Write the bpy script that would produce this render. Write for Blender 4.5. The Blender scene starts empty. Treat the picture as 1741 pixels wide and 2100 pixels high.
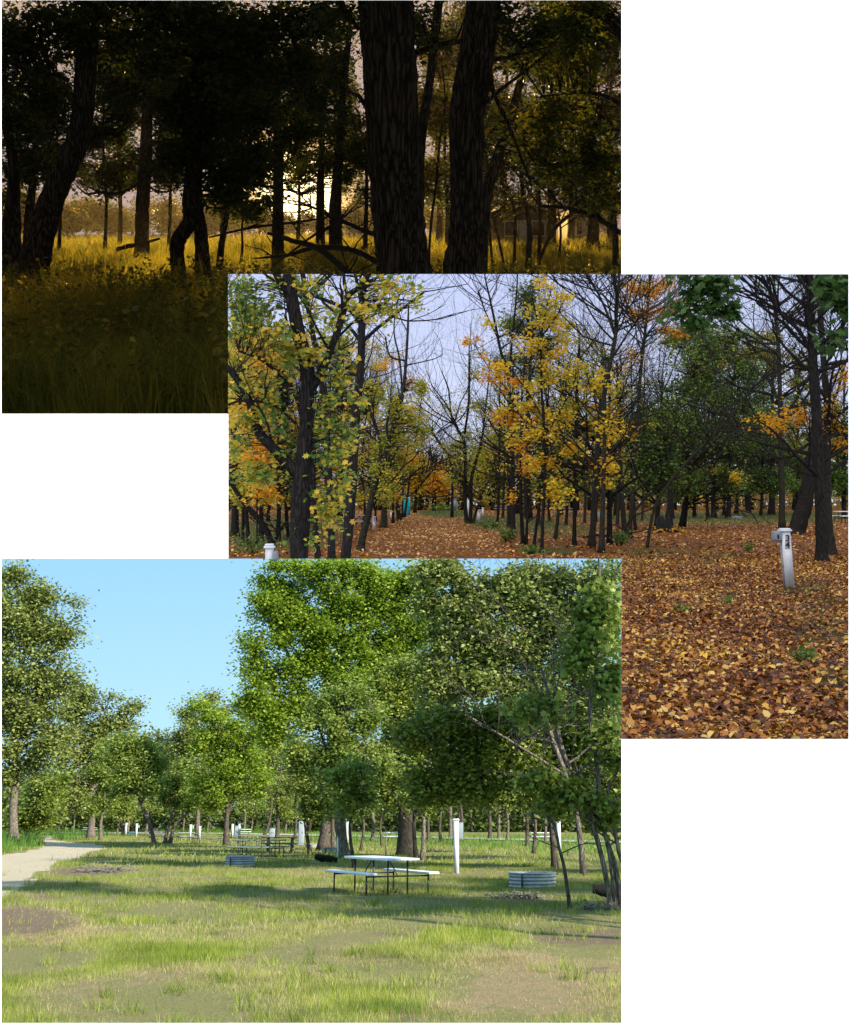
import bpy, bmesh, math, random
import numpy as np
from mathutils import Matrix, Vector, Euler
R = math.radians
scn = bpy.context.scene
COL = scn.collection
# ---------------------------------------------------------------- camera
# pixel frame used for measuring the picture: 1741 x 2100
FOC, CX, CY = 2200.0, 870.5, 1050.0
O = np.array((0.0, 0.0, 1.5))
cd = bpy.data.cameras.new('camera'); cam = bpy.data.objects.new('camera', cd); COL.objects.link(cam)
cam.location = O; cam.rotation_euler = (R(90), 0, 0)
cd.sensor_fit = 'VERTICAL'; cd.sensor_height = 24.0; cd.lens = 24.0 * FOC / 2100.0
cd.clip_start = 0.1; cd.clip_end = 3000
scn.camera = cam
# ---------------------------------------------------------------- sky, suns, exposure
SUN_FROM = Vector((0.70, -0.40, 0.62)).normalized()
w = bpy.data.worlds.new('World'); scn.world = w; w.use_nodes = True
nt = w.node_tree; bg = nt.nodes['Background']
sk = nt.nodes.new('ShaderNodeTexSky'); sk.sky_type = 'NISHITA'; sk.sun_disc = False
sk.sun_elevation = math.asin(SUN_FROM.z); sk.sun_rotation = math.atan2(SUN_FROM.x, SUN_FROM.y)
nt.links.new(sk.outputs[0], bg.inputs[0]); bg.inputs[1].default_value = 0.15
def sun(name, frm, strength, angle, col):
    l = bpy.data.lights.new(name, 'SUN'); o = bpy.data.objects.new(name, l); COL.objects.link(o)
    l.energy = strength; l.angle = R(angle); l.color = col
    o.rotation_euler = Vector(frm).to_track_quat('Z', 'Y').to_euler(); return o
sun_summer = sun('sun', SUN_FROM, 5.0, 0.6, (1, .93, .82))          # summer camp ground and the white collage board
sun_autumn = sun('sun', (-0.25, -0.45, 0.85), 1.25, 60, (1, .93, .82))  # overcast autumn wood
sun_dusk = sun('sun', (-0.12, 0.914, 0.387), 5.0, 1.2, (1, .61, .17))     # low sun behind the dusk wood
scn.view_settings.view_transform = 'Standard'; scn.view_settings.look = 'None'
scn.view_settings.exposure = 1.3; scn.view_settings.gamma = 1.0
scn.cycles.max_bounces = 6; scn.cycles.diffuse_bounces = 3; scn.cycles.glossy_bounces = 2
scn.cycles.transmission_bounces = 4; scn.cycles.use_denoising = True
scn.cycles.sample_clamp_indirect = 4.0
# ---------------------------------------------------------------- the three places
class Place:
    def __init__(s, hor, cname):
        s.hor = hor; s.a = math.atan((CY - hor) / FOC)
        c, n = math.cos(s.a), math.sin(s.a)
        s.M = np.array(((1, 0, 0), (0, c, -n), (0, n, c)))
        s.col = bpy.data.collections.new(cname); COL.children.link(s.col)
    def ray(s, px, py):
        return s.M.T @ np.array(((px - CX) / FOC, 1.0, (CY - py) / FOC))
    def pt(s, px, py, d):
        v = s.ray(px, py); return v * (d / v[1])
    def gr(s, px, py):
        v = s.ray(px, py); return v * (-H / v[2])
    def gd(s, py):                       # ground distance straight below a row
        return float(s.gr(CX, py)[1])
    def base(s, px, d):                  # ground point at depth d seen at column px (row by iteration)
        z = -H; wy = s.M @ np.array((0, d, z))
        return np.array(((px - CX) / FOC * wy[1], d, z))
    def w(s, P):                         # local -> world
        return np.asarray(P) @ s.M.T + O
    def px(s, P):
        q = np.asarray(P) @ s.M.T
        y = np.maximum(q[..., 1], 1e-3)
        return CX + FOC * q[..., 0] / y, CY - FOC * q[..., 2] / y
    def m(s, px, d): return px * d / FOC  # picture size -> metres
H = 1.5
XA, YA, XB, YB, YC = 467.6, 562.0, 1274.5, 1145.6, 1530.0
DUSK, AUT, SUM = Place(466, 'dusk wood'), Place(1025, 'autumn wood'), Place(1688, 'summer camp')
DUSK.planes = [('x', XA), ('y', YA)]; AUT.planes = [('x', XA), ('y', YA), ('x', XB), ('y', YB)]; SUM.planes = [('y', YB), ('x', XB)]
def bad(S, P):
    x, y = S.px(P)
    if S is DUSK: return ((x > XA) & (y > YA)) | (y > 1100)
    if S is AUT: return (x < XA) | (y < YA) | ((x < XB) & (y > YB)) | (y > YC)
    return (y < YB) | ((x > XB) & (y < YC))
sun_summer.light_linking.receiver_collection = bpy.data.collections.new('lit by summer sun')
sun_summer.light_linking.receiver_collection.children.link(SUM.col)
sun_summer.light_linking.blocker_collection = SUM.col
for l, S in ((sun_autumn, AUT), (sun_dusk, DUSK)):
    l.light_linking.receiver_collection = S.col; l.light_linking.blocker_collection = S.col
# ---------------------------------------------------------------- mesh helpers
def mesh_np(name, V, Fs, attrs=None, smooth=False):
    me = bpy.data.meshes.new(name)
    V = np.ascontiguousarray(V, dtype=np.float32)
    Fs = [np.asarray(F, dtype=np.int32) for F in Fs if len(F)]
    lt = np.concatenate([np.full(len(F), F.shape[1], np.int32) for F in Fs]) if Fs else np.zeros(0, np.int32)
    li = np.concatenate([F.ravel() for F in Fs]) if Fs else np.zeros(0, np.int32)
    me.vertices.add(len(V)); me.vertices.foreach_set('co', V.ravel())
    me.loops.add(len(li)); me.loops.foreach_set('vertex_index', li)
    me.polygons.add(len(lt)); me.polygons.foreach_set('loop_start', np.concatenate(([0], np.cumsum(lt)[:-1])).astype(np.int32) if len(lt) else lt)
    me.polygons.foreach_set('loop_total', lt)
    if smooth: me.polygons.foreach_set('use_smooth', np.ones(len(lt), bool))
    for k, a in (attrs or {}).items():
        at = me.attributes.new(k, 'FLOAT', 'POINT'); at.data.foreach_set('value', np.asarray(a, np.float32))
    me.update(calc_edges=True); return me
class G:                                  # collects geometry in place coordinates
    def __init__(s): s.V = []; s.F = {}; s.n = 0; s.sm = True
    def add(s, V, F):
        V = np.asarray(V, float); F = np.asarray(F, int)
        if not len(F): return s
        s.F.setdefault(F.shape[1], []).append(F + s.n); s.V.append(V); s.n += len(V); return s
    def addl(s, V, faces):
        b = {}
        for f in faces: b.setdefault(len(f), []).append(f)
        V = np.asarray(V, float)
        for k, fs in b.items(): s.F.setdefault(k, []).append(np.asarray(fs) + s.n)
        s.V.append(V); s.n += len(V); return s
    def box(s, c, size, rz=0, bev=0, rot=None):
        x, y, z = [q / 2 for q in size]
        if bev:
            bm = bmesh.new(); bmesh.ops.create_cube(bm, size=1)
            for v in bm.verts: v.co = Vector((v.co.x * size[0], v.co.y * size[1], v.co.z * size[2]))
            bmesh.ops.bevel(bm, geom=list(bm.edges), offset=bev, segments=2, affect='EDGES', profile=.5)
            bm.verts.index_update(); V = np.array([v.co[:] for v in bm.verts]); F = [[v.index for v in f.verts] for f in bm.faces]; bm.free()
        else:
            V = np.array([(i * x, j * y, k * z) for i in (-1, 1) for j in (-1, 1) for k in (-1, 1)], float)
            F = [(0, 1, 3, 2), (4, 6, 7, 5), (0, 4, 5, 1), (2, 3, 7, 6), (0, 2, 6, 4), (1, 5, 7, 3)]
        if rot is not None: V = V @ np.array(Euler(rot).to_matrix()).T
        V = V @ np.array(Matrix.Rotation(rz, 3, 'Z')).T
        return s.addl(V + np.asarray(c, float), F)
    def tube(s, P, rad, n=8, cap=True, jit=0, rng=None):
        P = np.asarray(P, float); rad = np.asarray(rad, float) * np.ones(len(P))
        T = np.gradient(P, axis=0); T /= np.linalg.norm(T, axis=1)[:, None] + 1e-9
        up = np.array((0.0, 1, 0)) if abs(T[0][1]) < .8 else np.array((1.0, 0, 0))
        A = np.cross(T, up); A /= np.linalg.norm(A, axis=1)[:, None] + 1e-9; B = np.cross(T, A)
        th = np.arange(n) * 2 * math.pi / n
        rr = rad[:, None] * np.ones((1, n))
        if jit and rng is not None: rr = rr * (1 + rng.uniform(-jit, jit, rr.shape))
        V = P[:, None, :] + rr[..., None] * (np.cos(th)[None, :, None] * A[:, None, :] + np.sin(th)[None, :, None] * B[:, None, :])
        V = V.reshape(-1, 3); i = np.arange(len(P) - 1)[:, None] * n; j = np.arange(n)[None, :]; k = (j + 1) % n
        F = np.stack([i + j, i + k, i + n + k, i + n + j], -1).reshape(-1, 4)
        s.add(V, F)
        if cap and n > 3:
            s.F.setdefault(n, []).append(np.array([list(range(s.n - len(V), s.n - len(V) + n))[::-1], list(range(s.n - n, s.n))]))
        return s
    def lathe(s, prof, c, n=40):
        th = np.arange(n) * 2 * math.pi / n; prof = np.asarray(prof, float)
        V = np.stack([prof[:, 0][:, None] * np.cos(th), prof[:, 0][:, None] * np.sin(th), prof[:, 1][:, None] * np.ones(n)], -1).reshape(-1, 3) + np.asarray(c)
        i = np.arange(len(prof) - 1)[:, None] * n; j = np.arange(n)[None, :]; k = (j + 1) % n
        return s.add(V, np.stack([i + j, i + k, i + n + k, i + n + j], -1).reshape(-1, 4))
def clip(S, V, Fs):
    if not bad(S, V).any(): return V, Fs
    bm = bmesh.new()
    vs = [bm.verts.new(v) for v in S.w(V)]
    for F in Fs:
        for f in F:
            try: bm.faces.new([vs[i] for i in f])
            except ValueError: pass
    o = Vector(O)
    for ax, val in S.planes:
        no = Vector((1, -(val - CX) / FOC, 0)) if ax == 'x' else Vector((0, (CY - val) / FOC, -1))
        bmesh.ops.bisect_plane(bm, geom=list(bm.verts) + list(bm.edges) + list(bm.faces), plane_co=o, plane_no=no.normalized(), dist=1e-5)
    if bm.faces:
        cen = (np.array([f.calc_center_median()[:] for f in bm.faces]) - O) @ S.M
        b = bad(S, cen); fl = list(bm.faces)
        bmesh.ops.delete(bm, geom=[fl[i] for i in np.nonzero(b)[0]], context='FACES')
    bm.verts.index_update(); V2 = (np.array([v.co[:] for v in bm.verts]).reshape(-1, 3) - O) @ S.M
    d = {}
    for f in bm.faces: d.setdefault(len(f.verts), []).append([v.index for v in f.verts])
    bm.free(); return V2, [np.array(f) for f in d.values()]
def tagset(o, label=None, cat=None, group=None, kind=None):
    if label: o['label'] = label
    if cat: o['category'] = cat
    if group: o['group'] = group
    if kind: o['kind'] = kind
    return o
def place(S, o, base, rz=0, parent=None):
    S.col.objects.link(o)
    if parent is not None: o.parent = parent
    else: o.location = S.w(np.asarray(base)); o.rotation_mode = 'ZYX'; o.rotation_euler = (S.a, 0, rz)
    return o
def emp(S, name, base, label, cat, group=None, rz=0):
    o = bpy.data.objects.new(name, None); o.empty_display_size = .2
    place(S, o, base, rz); return tagset(o, label, cat, group)
def out(S, name, g, mat, parent=None, base=None, doclip=True, smooth=True, attrs=None):
    """g holds place coordinates relative to base (the thing's origin)"""
    V = np.concatenate(g.V) if g.V else np.zeros((0, 3)); Fs = [np.concatenate(f) for f in g.F.values()]
    b = np.zeros(3) if base is None else np.asarray(base)
    if doclip and len(V):
        V2, Fs = clip(S, V + b, Fs); V = V2 - b
    if not len(V) or not Fs: return None
    me = mesh_np(name, V, Fs, attrs, smooth)
    me.materials.append(mat); o = bpy.data.objects.new(name, me)
    return place(S, o, b, 0, parent)
# ---------------------------------------------------------------- materials
MATS = {}
def mat(name, col=(.5, .5, .5), rough=.8, metal=0, noise=0, nscale=8, bump=0, bscale=30, stretch=(1, 1, 1), col2=None, spec=.3):
    if name in MATS: return MATS[name]
    m = bpy.data.materials.new(name); m.use_nodes = True; n = m.node_tree; b = n.nodes['Principled BSDF']
    b.inputs['Roughness'].default_value = rough; b.inputs['Metallic'].default_value = metal
    b.inputs['Specular IOR Level'].default_value = spec
    b.inputs['Base Color'].default_value = (*col, 1)
    tc = n.nodes.new('ShaderNodeTexCoord'); mp = n.nodes.new('ShaderNodeMapping'); mp.inputs[3].default_value = stretch
    n.links.new(tc.outputs['Object'], mp.inputs[0])
    if noise or col2:
        t = n.nodes.new('ShaderNodeTexNoise'); t.inputs['Scale'].default_value = nscale; t.inputs['Detail'].default_value = 6; t.inputs['Roughness'].default_value = .7
        n.links.new(mp.outputs[0], t.inputs['Vector'])
        r = n.nodes.new('ShaderNodeValToRGB'); r.color_ramp.elements[0].position = .35; r.color_ramp.elements[1].position = .68
        c2 = col2 or tuple(min(1, c * (1 + noise)) for c in col); c1 = col if col2 else tuple(c * (1 - noise) for c in col)
        r.color_ramp.elements[0].color = (*c1, 1); r.color_ramp.elements[1].color = (*c2, 1)
        n.links.new(t.outputs['Fac'], r.inputs[0]); n.links.new(r.outputs[0], b.inputs['Base Color'])
    if bump:
        t = n.nodes.new('ShaderNodeTexNoise'); t.inputs['Scale'].default_value = bscale; t.inputs['Detail'].default_value = 5
        n.links.new(mp.outputs[0], t.inputs['Vector']); bp = n.nodes.new('ShaderNodeBump'); bp.inputs['Strength'].default_value = bump; bp.inputs['Distance'].default_value = .03
        n.links.new(t.outputs['Fac'], bp.inputs['Height']); n.links.new(bp.outputs[0], b.inputs['Normal'])
    MATS[name] = m; return m
def barkmat(name, dark, light, sc=1.0):
    m = bpy.data.materials.new(name); m.use_nodes = True; n = m.node_tree; b = n.nodes['Principled BSDF']; b.inputs['Roughness'].default_value = .95; b.inputs['Specular IOR Level'].default_value = .1
    tc = n.nodes.new('ShaderNodeTexCoord'); mp = n.nodes.new('ShaderNodeMapping'); mp.inputs[3].default_value = (sc, sc, sc * .13)
    nz = n.nodes.new('ShaderNodeTexNoise'); nz.inputs['Scale'].default_value = 3; nz.inputs['Detail'].default_value = 4
    mx = n.nodes.new('ShaderNodeMix'); mx.data_type = 'VECTOR'; mx.inputs[0].default_value = .3
    n.links.new(tc.outputs['Object'], mp.inputs[0]); n.links.new(mp.outputs[0], nz.inputs['Vector'])
    n.links.new(mp.outputs[0], mx.inputs[4]); n.links.new(nz.outputs['Color'], mx.inputs[5])
    v = n.nodes.new('ShaderNodeTexVoronoi'); v.feature = 'DISTANCE_TO_EDGE'; v.inputs['Scale'].default_value = 26; v.inputs['Randomness'].default_value = 1; n.links.new(mx.outputs[1], v.inputs['Vector'])
    r = n.nodes.new('ShaderNodeValToRGB'); r.color_ramp.elements[0].color = (*dark, 1); r.color_ramp.elements[1].color = (*light, 1); r.color_ramp.elements[1].position = .3
    n.links.new(v.outputs['Distance'], r.inputs[0])
    n2 = n.nodes.new('ShaderNodeTexNoise'); n2.inputs['Scale'].default_value = 60; n2.inputs['Detail'].default_value = 5; n.links.new(mp.outputs[0], n2.inputs['Vector'])
    mc = n.nodes.new('ShaderNodeMix'); mc.data_type = 'RGBA'; mc.blend_type = 'MULTIPLY'; mc.inputs[0].default_value = .7
    n.links.new(r.outputs[0], mc.inputs[6]); n.links.new(n2.outputs['Fac'], mc.inputs[7])
    n.links.new(mc.outputs[2], b.inputs['Base Color'])
    bp = n.nodes.new('ShaderNodeBump'); bp.inputs['Strength'].default_value = 1; bp.inputs['Distance'].default_value = .05
    n.links.new(r.outputs[0], bp.inputs['Height']); n.links.new(bp.outputs[0], b.inputs['Normal'])
    return m
def leafmat(name, cols, tr=.45, nsc=.35, var=.35, spec=.25, rough=.5, coord='island'):
    """cols: list of colours spread over the leaves; every leaf picks one"""
    m = bpy.data.materials.new(name); m.use_nodes = True; n = m.node_tree; b = n.nodes['Principled BSDF']; ou = n.nodes['Material Output']
    b.inputs['Roughness'].default_value = rough; b.inputs['Specular IOR Level'].default_value = spec
    ge = n.nodes.new('ShaderNodeNewGeometry'); tc = n.nodes.new('ShaderNodeTexCoord')
    nz = n.nodes.new('ShaderNodeTexNoise'); nz.inputs['Scale'].default_value = nsc; nz.inputs['Detail'].default_value = 3
    n.links.new(tc.outputs['Object'], nz.inputs['Vector'])
    ma = n.nodes.new('ShaderNodeMath'); ma.operation = 'MULTIPLY_ADD'; ma.inputs[1].default_value = 1 - var
    mb = n.nodes.new('ShaderNodeMath'); mb.operation = 'MULTIPLY_ADD'; mb.inputs[1].default_value = var * 2.6; mb.inputs[2].default_value = -var * .8
    n.links.new(nz.outputs['Fac'], mb.inputs[0]); n.links.new(ge.outputs['Random Per Island'], ma.inputs[0]); n.links.new(mb.outputs[0], ma.inputs[2])
    r = n.nodes.new('ShaderNodeValToRGB'); e = r.color_ramp.elements
    while len(e) < len(cols): e.new(.5)
    for i, c in enumerate(cols): e[i].position = (i + .5) / len(cols); e[i].color = (*c, 1)
    n.links.new(ma.outputs[0], r.inputs[0]); n.links.new(r.outputs[0], b.inputs['Base Color'])
    t = n.nodes.new('ShaderNodeBsdfTranslucent'); mx = n.nodes.new('ShaderNodeMixShader'); mx.inputs[0].default_value = tr
    n.links.new(r.outputs[0], t.inputs[0]); n.links.new(b.outputs[0], mx.inputs[1]); n.links.new(t.outputs[0], mx.inputs[2]); n.links.new(mx.outputs[0], ou.inputs[0])
    return m
# ---------------------------------------------------------------- foliage
LEAF4 = np.array(((0, 0, 0), (.28, .42, .06), (0, 1, 0), (-.28, .42, .06)))
LEAF6 = np.array(((0, 0, 0), (.3, .25, .12), (.26, .62, .14), (0, 1, .02), (-.26, .62, .14), (-.3, .25, .12)))
LOBE = np.array(((0, 0, 0), (.16, .18, .03), (.48, .3, .05), (.24, .5, .03), (.42, .72, 0), (.14, .78, 0), (0, 1.05, -.05), (-.14, .78, 0), (-.42, .72, 0), (-.24, .5, .03), (-.48, .3, .05), (-.16, .18, .03)))
def leaves(rng, C, L, shape=LEAF4, flat=.55, szv=.35, droop=0.2):
    n = len(C); az = rng.uniform(0, 2 * math.pi, n)
    U = np.stack([np.cos(az), np.sin(az), rng.normal(-droop, .45, n)], -1); U /= np.linalg.norm(U, axis=1)[:, None]
    N = rng.normal(0, 1, (n, 3)) * (1 - flat) + np.array((0, 0, flat)); N -= (N * U).sum(1)[:, None] * U; N /= np.linalg.norm(N, axis=1)[:, None] + 1e-9
    X = np.cross(U, N); s = L * (1 + rng.uniform(-szv, szv, n))
    V = C[:, None, :] + s[:, None, None] * (shape[None, :, 0, None] * X[:, None, :] + shape[None, :, 1, None] * U[:, None, :] + shape[None, :, 2, None] * N[:, None, :] * rng.uniform(-1, 3, n)[:, None, None])
    return V
def addleaves(S, g, V, base, doclip=True):
    k = V.shape[1]
    if doclip and len(V):
        b = bad(S, V); cut = V[b.any(1) & ~b.all(1)]; V = V[~b.any(1)]
        if len(cut):
            V2, Fs = clip(S, cut.reshape(-1, 3), [np.arange(len(cut) * k).reshape(-1, k)])
            for i_, F in enumerate(Fs): 
                g.F.setdefault(F.shape[1], []).append(F + g.n)
            g.V.append(V2 - base); g.n += len(V2)
    g.add((V - base).reshape(-1, 3), np.arange(len(V) * k).reshape(-1, k))
def smoothpath(P, k=4):
    P = np.asarray(P, float)
    if len(P) < 3: 
        t = np.linspace(0, 1, k + 1)[:, None]; return P[0] * (1 - t) + P[-1] * t
    Q = np.vstack([2 * P[0] - P[1], P, 2 * P[-1] - P[-2]]); o_ = []
    for i in range(1, len(Q) - 2):
        a, b, c, d = Q[i - 1:i + 3]
        for t in np.linspace(0, 1, k, endpoint=False):
            o_.append(.5 * (2 * b + (c - a) * t + (2 * a - 5 * b + 4 * c - d) * t * t + (3 * b - a - 3 * c + d) * t ** 3))
    o_.append(P[-1]); return np.array(o_)
def grow(g, rng, p, dr, ln, r, lv, up=.15, spread=.5, sides=3, tips=None):
    """a bare limb that forks again and again"""
    n = 4; pts = [p]; d = dr.copy()
    for i in range(n):
        d = d + rng.normal(0, .13, 3) + np.array((0, 0, up * .3)); d /= np.linalg.norm(d); pts.append(pts[-1] + d * ln / n)
    rr = np.linspace(r, r * .6, n + 1); g.tube(pts, rr, sides + (1 if r > .04 else 0), cap=False)
    if lv <= 0:
        if tips is not None: tips.append(pts[-1])
        return
    for k in range(rng.integers(2, 4)):
        j = rng.integers(1, n + 1) if k else n
        nd = d + rng.normal(0, spread, 3) + np.array((0, 0, up)); nd /= np.linalg.norm(nd)
        grow(g, rng, pts[j], nd, ln * rng.uniform(.6, .85), rr[j] * .66, lv - 1, up, spread, sides, tips)
def tree(S, name, label, cat='tree', group=None, d=None, stems=(), blobs=(), n=120, lp=60, L=.1, cr=.5, leaf=None, bark=None,
         bare=0, blen=2.0, blv=3, shape=LEAF4, seed=1, sides=10, twig=.02, depth=None, doclip=True, flat=.55, up=.15, spread=.5, bfrom=.35, fly=False, wig=.0, lump=.8):
    rng = np.random.default_rng(seed * 7919 + int(stems[0][0][0]) if stems else seed)
    p0 = stems[0][0]
    if d is None: d = S.gd(p0[1])
    base = S.pt(p0[0], p0[1], d) if fly else S.base(p0[0], d); root = emp(S, name, base, label, cat, group)
    g = G(); skel = []
    for si, st in enumerate(stems):
        dd = d if si == 0 or depth is None else d + rng.uniform(-depth, depth)
        # lower end stands on the ground if it is the first stem point
        P = []
        for k, q in enumerate(st):
            dep = d + (dd - d) * min(1, k / max(1, len(st) - 1)) + (q[3] if len(q) > 3 else 0)
            P.append(S.pt(q[0], q[1], dep))
        P = np.array(P)
        rad = np.array([q[2] for q in st]) * d / FOC / 2
        if not fly and (si == 0 or abs(P[0][2] + H) < .25): P[0][2] = -H - .05
        Q = smoothpath(P, 5); rr = np.interp(np.linspace(0, len(st) - 1, len(Q)), range(len(st)), rad)
        if len(Q) > 3 and wig: Q[1:-1] += rng.normal(0, wig, (len(Q) - 2, 3))
        if P[0][2] < -H + .1: rr[0] *= 1.45; rr[1] *= 1.15
        g.tube(Q - base, rr, sides, jit=.07, rng=rng); skel.append((Q, rr))
    SK = np.concatenate([q for q, r in skel]); SR = np.concatenate([r for q, r in skel])
    cents = []
    if blobs:
        ar = np.array([b[2] * b[3] for b in blobs], float); ar /= ar.sum()
        for b, a in zip(blobs, ar):
            c = S.pt(b[0], b[1], d + (b[4] if len(b) > 4 else 0)); rx, rz = S.m(b[2], d), S.m(b[3], d); ry = min(rx, rz) if depth is None else depth
            k = max(3, int(n * a)); u = rng.normal(0, 1, (k, 3)); u /= np.linalg.norm(u, axis=1)[:, None]
            E = np.array((rx, ry, rz)); q = u * (rng.uniform(0, 1, k) ** .45)[:, None]
            ns = max(3, k // 13); w0 = rng.normal(0, 1, (ns, 3)); w0 /= np.linalg.norm(w0, axis=1)[:, None]; w0 *= (rng.uniform(0, 1, ns) ** .5)[:, None] * rng.uniform(.8, 1.32, ns)[:, None]
            pick = rng.integers(0, ns, k); lq = w0[pick] + rng.normal(0, .13, (k, 3)) * rng.uniform(.6, 1.5, ns)[pick][:, None] * np.array((1, 1, .75)); q = np.where((rng.uniform(0, 1, k) < lump)[:, None], lq, q)
            cents.append(c + q * E)
        cents = np.concatenate(cents)
        if doclip: cents = cents[~bad(S, cents)]
        cents = cents[cents[:, 2] > -H + .4]
    gl = G()
    if len(cents):
        # twigs from the frame to the clumps
        for c in cents[:: max(1, len(cents) // 260)]:
            dl = SK - c; cost = np.linalg.norm(dl, axis=1) + np.maximum(0, dl[:, 2]) * 1.5
            j = int(np.argmin(cost)); a = SK[j]; v = c - a; ln = np.linalg.norm(v)
            mid = a + v * .5 + np.array((0, 0, .12 * ln)) + rng.normal(0, .06 * ln, 3)
            r0 = min(SR[j] * .55, twig * (.6 + ln * .35)); g.tube(smoothpath([a, mid, c], 3) - base, np.linspace(r0, r0 * .25, 7), 3, cap=False)
        k = rng.poisson(lp, len(cents)); C = np.repeat(cents, k, axis=0); sz = np.repeat(rng.uniform(.35, 1.15, len(cents)), k) * cr
        C = C + rng.normal(0, 1, C.shape) * sz[:, None] * np.array((.62, .62, .5))
        addleaves(S, gl, leaves(rng, C, L, shape, flat), base, doclip)
    if bare:
        for i in range(bare):
            q, r = skel[rng.integers(len(skel))]; j = rng.integers(int(len(q) * bfrom), len(q))
            az = rng.uniform(0, 6.28); dr = np.array((math.cos(az), math.sin(az) * .7, rng.uniform(.1, 1.0))); dr /= np.linalg.norm(dr)
            t_ = []; grow(g, rng, q[j] - base, dr, blen * rng.uniform(.6, 1.1), min(r[j] * .6, .012 + blen * .018), blv, up, spread, 3, t_)
            if leaf is not None and not len(cents):
                T = np.array(t_) + base; T = np.repeat(T, 2, 0) + rng.normal(0, .12, (len(T) * 2, 3)); addleaves(S, gl, leaves(rng, T, L, shape, flat), base, doclip)
    out(S, 'trunk', g, bark, root, base, doclip); 
    if gl.V: 
        o = out(S, 'crown', gl, leaf, root, base, False, smooth=False)
        if o is not None: o.location = (0, 0, 0)
    fixchild(root)
    return root
def fixchild(root):
    for c in root.children: c.location = (0, 0, 0); c.rotation_euler = (0, 0, 0)
ORD = ['first', 'second', 'third', 'fourth', 'fifth', 'sixth', 'seventh', 'eighth', 'ninth', 'tenth', 'eleventh', 'twelfth', 'thirteenth', 'fourteenth', 'fifteenth', 'sixteenth', 'seventeenth', 'eighteenth', 'nineteenth', 'twentieth', 'twenty-first', 'twenty-second', 'twenty-third', 'twenty-fourth']
def order(xs): return [ORD[sorted(xs).index(x)] for x in xs]
def inview(S, P, mx=60):
    x, y = S.px(P)
    if S is DUSK: r = (2, 0, 1274.5, 848)
    elif S is AUT: r = (XA, YA, 1740, 1516)
    else: r = (2, YB, XB, 2100)
    return (x > r[0] - mx) & (x < r[2] + mx) & (y < r[3] + mx)
# ================================================================ THE SETTING
# white collage ground, added as a board with an opening before each place
def wall():
    yw, th = 5.0, .004
    xs = [-3000, 2.3, XA, XB, 1740.6, 5000]; ys = [-3500, 0.0, YA, 848.6, YB, 1516.2, 2099.0, 2105, 6000]
    def hole(x, y):
        return (2.3 < x < XB and 0 < y < 848.6) or (XA < x < 1740.6 and YA < y < 1516.2) or (2.3 < x < XB and YB < y < 2099)
    bm = bmesh.new(); vd = {}
    def vt(i, j):
        if (i, j) not in vd: vd[i, j] = bm.verts.new(((xs[i] - CX) / FOC * yw, yw, O[2] + (CY - ys[j]) / FOC * yw))
        return vd[i, j]
    for i in range(len(xs) - 1):
        for j in range(len(ys) - 1):
            if not hole((xs[i] + xs[i + 1]) / 2, (ys[j] + ys[j + 1]) / 2): bm.faces.new([vt(i, j), vt(i, j + 1), vt(i + 1, j + 1), vt(i + 1, j)])
    r = bmesh.ops.extrude_face_region(bm, geom=list(bm.faces))
    for e in r['geom']:
        if isinstance(e, bmesh.types.BMVert): e.co.y += th
    bmesh.ops.recalc_face_normals(bm, faces=list(bm.faces))
    me = bpy.data.meshes.new('white_collage_board'); bm.to_mesh(me); me.materials.append(mat('white collage paint', (.9, .9, .9), .9, spec=0)); 
    o = bpy.data.objects.new('white_collage_board', me); COL.objects.link(o); o['kind'] = 'structure'
    sun_summer.light_linking.receiver_collection.objects.link(o)
wall()
def emis(name, zc, hc, st, glow=None):
    m = bpy.data.materials.new(name); m.use_nodes = True; n = m.node_tree; n.nodes.remove(n.nodes['Principled BSDF'])
    e = n.nodes.new('ShaderNodeEmission'); e.inputs[1].default_value = st; n.links.new(e.outputs[0], n.nodes['Material Output'].inputs[0])
    ge = n.nodes.new('ShaderNodeNewGeometry')
    sub = n.nodes.new('ShaderNodeVectorMath'); sub.operation = 'SUBTRACT'; sub.inputs[1].default_value = O; n.links.new(ge.outputs['Position'], sub.inputs[0])
    no = n.nodes.new('ShaderNodeVectorMath'); no.operation = 'NORMALIZE'; n.links.new(sub.outputs[0], no.inputs[0])
    dt = n.nodes.new('ShaderNodeVectorMath'); dt.operation = 'DOT_PRODUCT'; n.links.new(no.outputs[0], dt.inputs[0]); dt.inputs[1].default_value = glow[0] if glow else (0, 0, 1)
    mr = n.nodes.new('ShaderNodeMapRange'); n.links.new(dt.outputs['Value'], mr.inputs[0]); mr.interpolation_type = 'SMOOTHERSTEP' if glow else 'LINEAR'
    mr.inputs[1].default_value, mr.inputs[2].default_value = (glow[1], 1.0) if glow else zc[1]
    r = n.nodes.new('ShaderNodeValToRGB'); n.links.new(mr.outputs[0], r.inputs[0]); el = r.color_ramp.elements
    cs = glow[2] if glow else [(0, hc), (1, zc[0])]
    while len(el) < len(cs): el.new(.5)
    for i, (p, c) in enumerate(cs): el[i].position = p; el[i].color = (*c, 1)
    n.links.new(r.outputs[0], e.inputs[0])
    m.cycles.emission_sampling = 'NONE'
    return m
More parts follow.
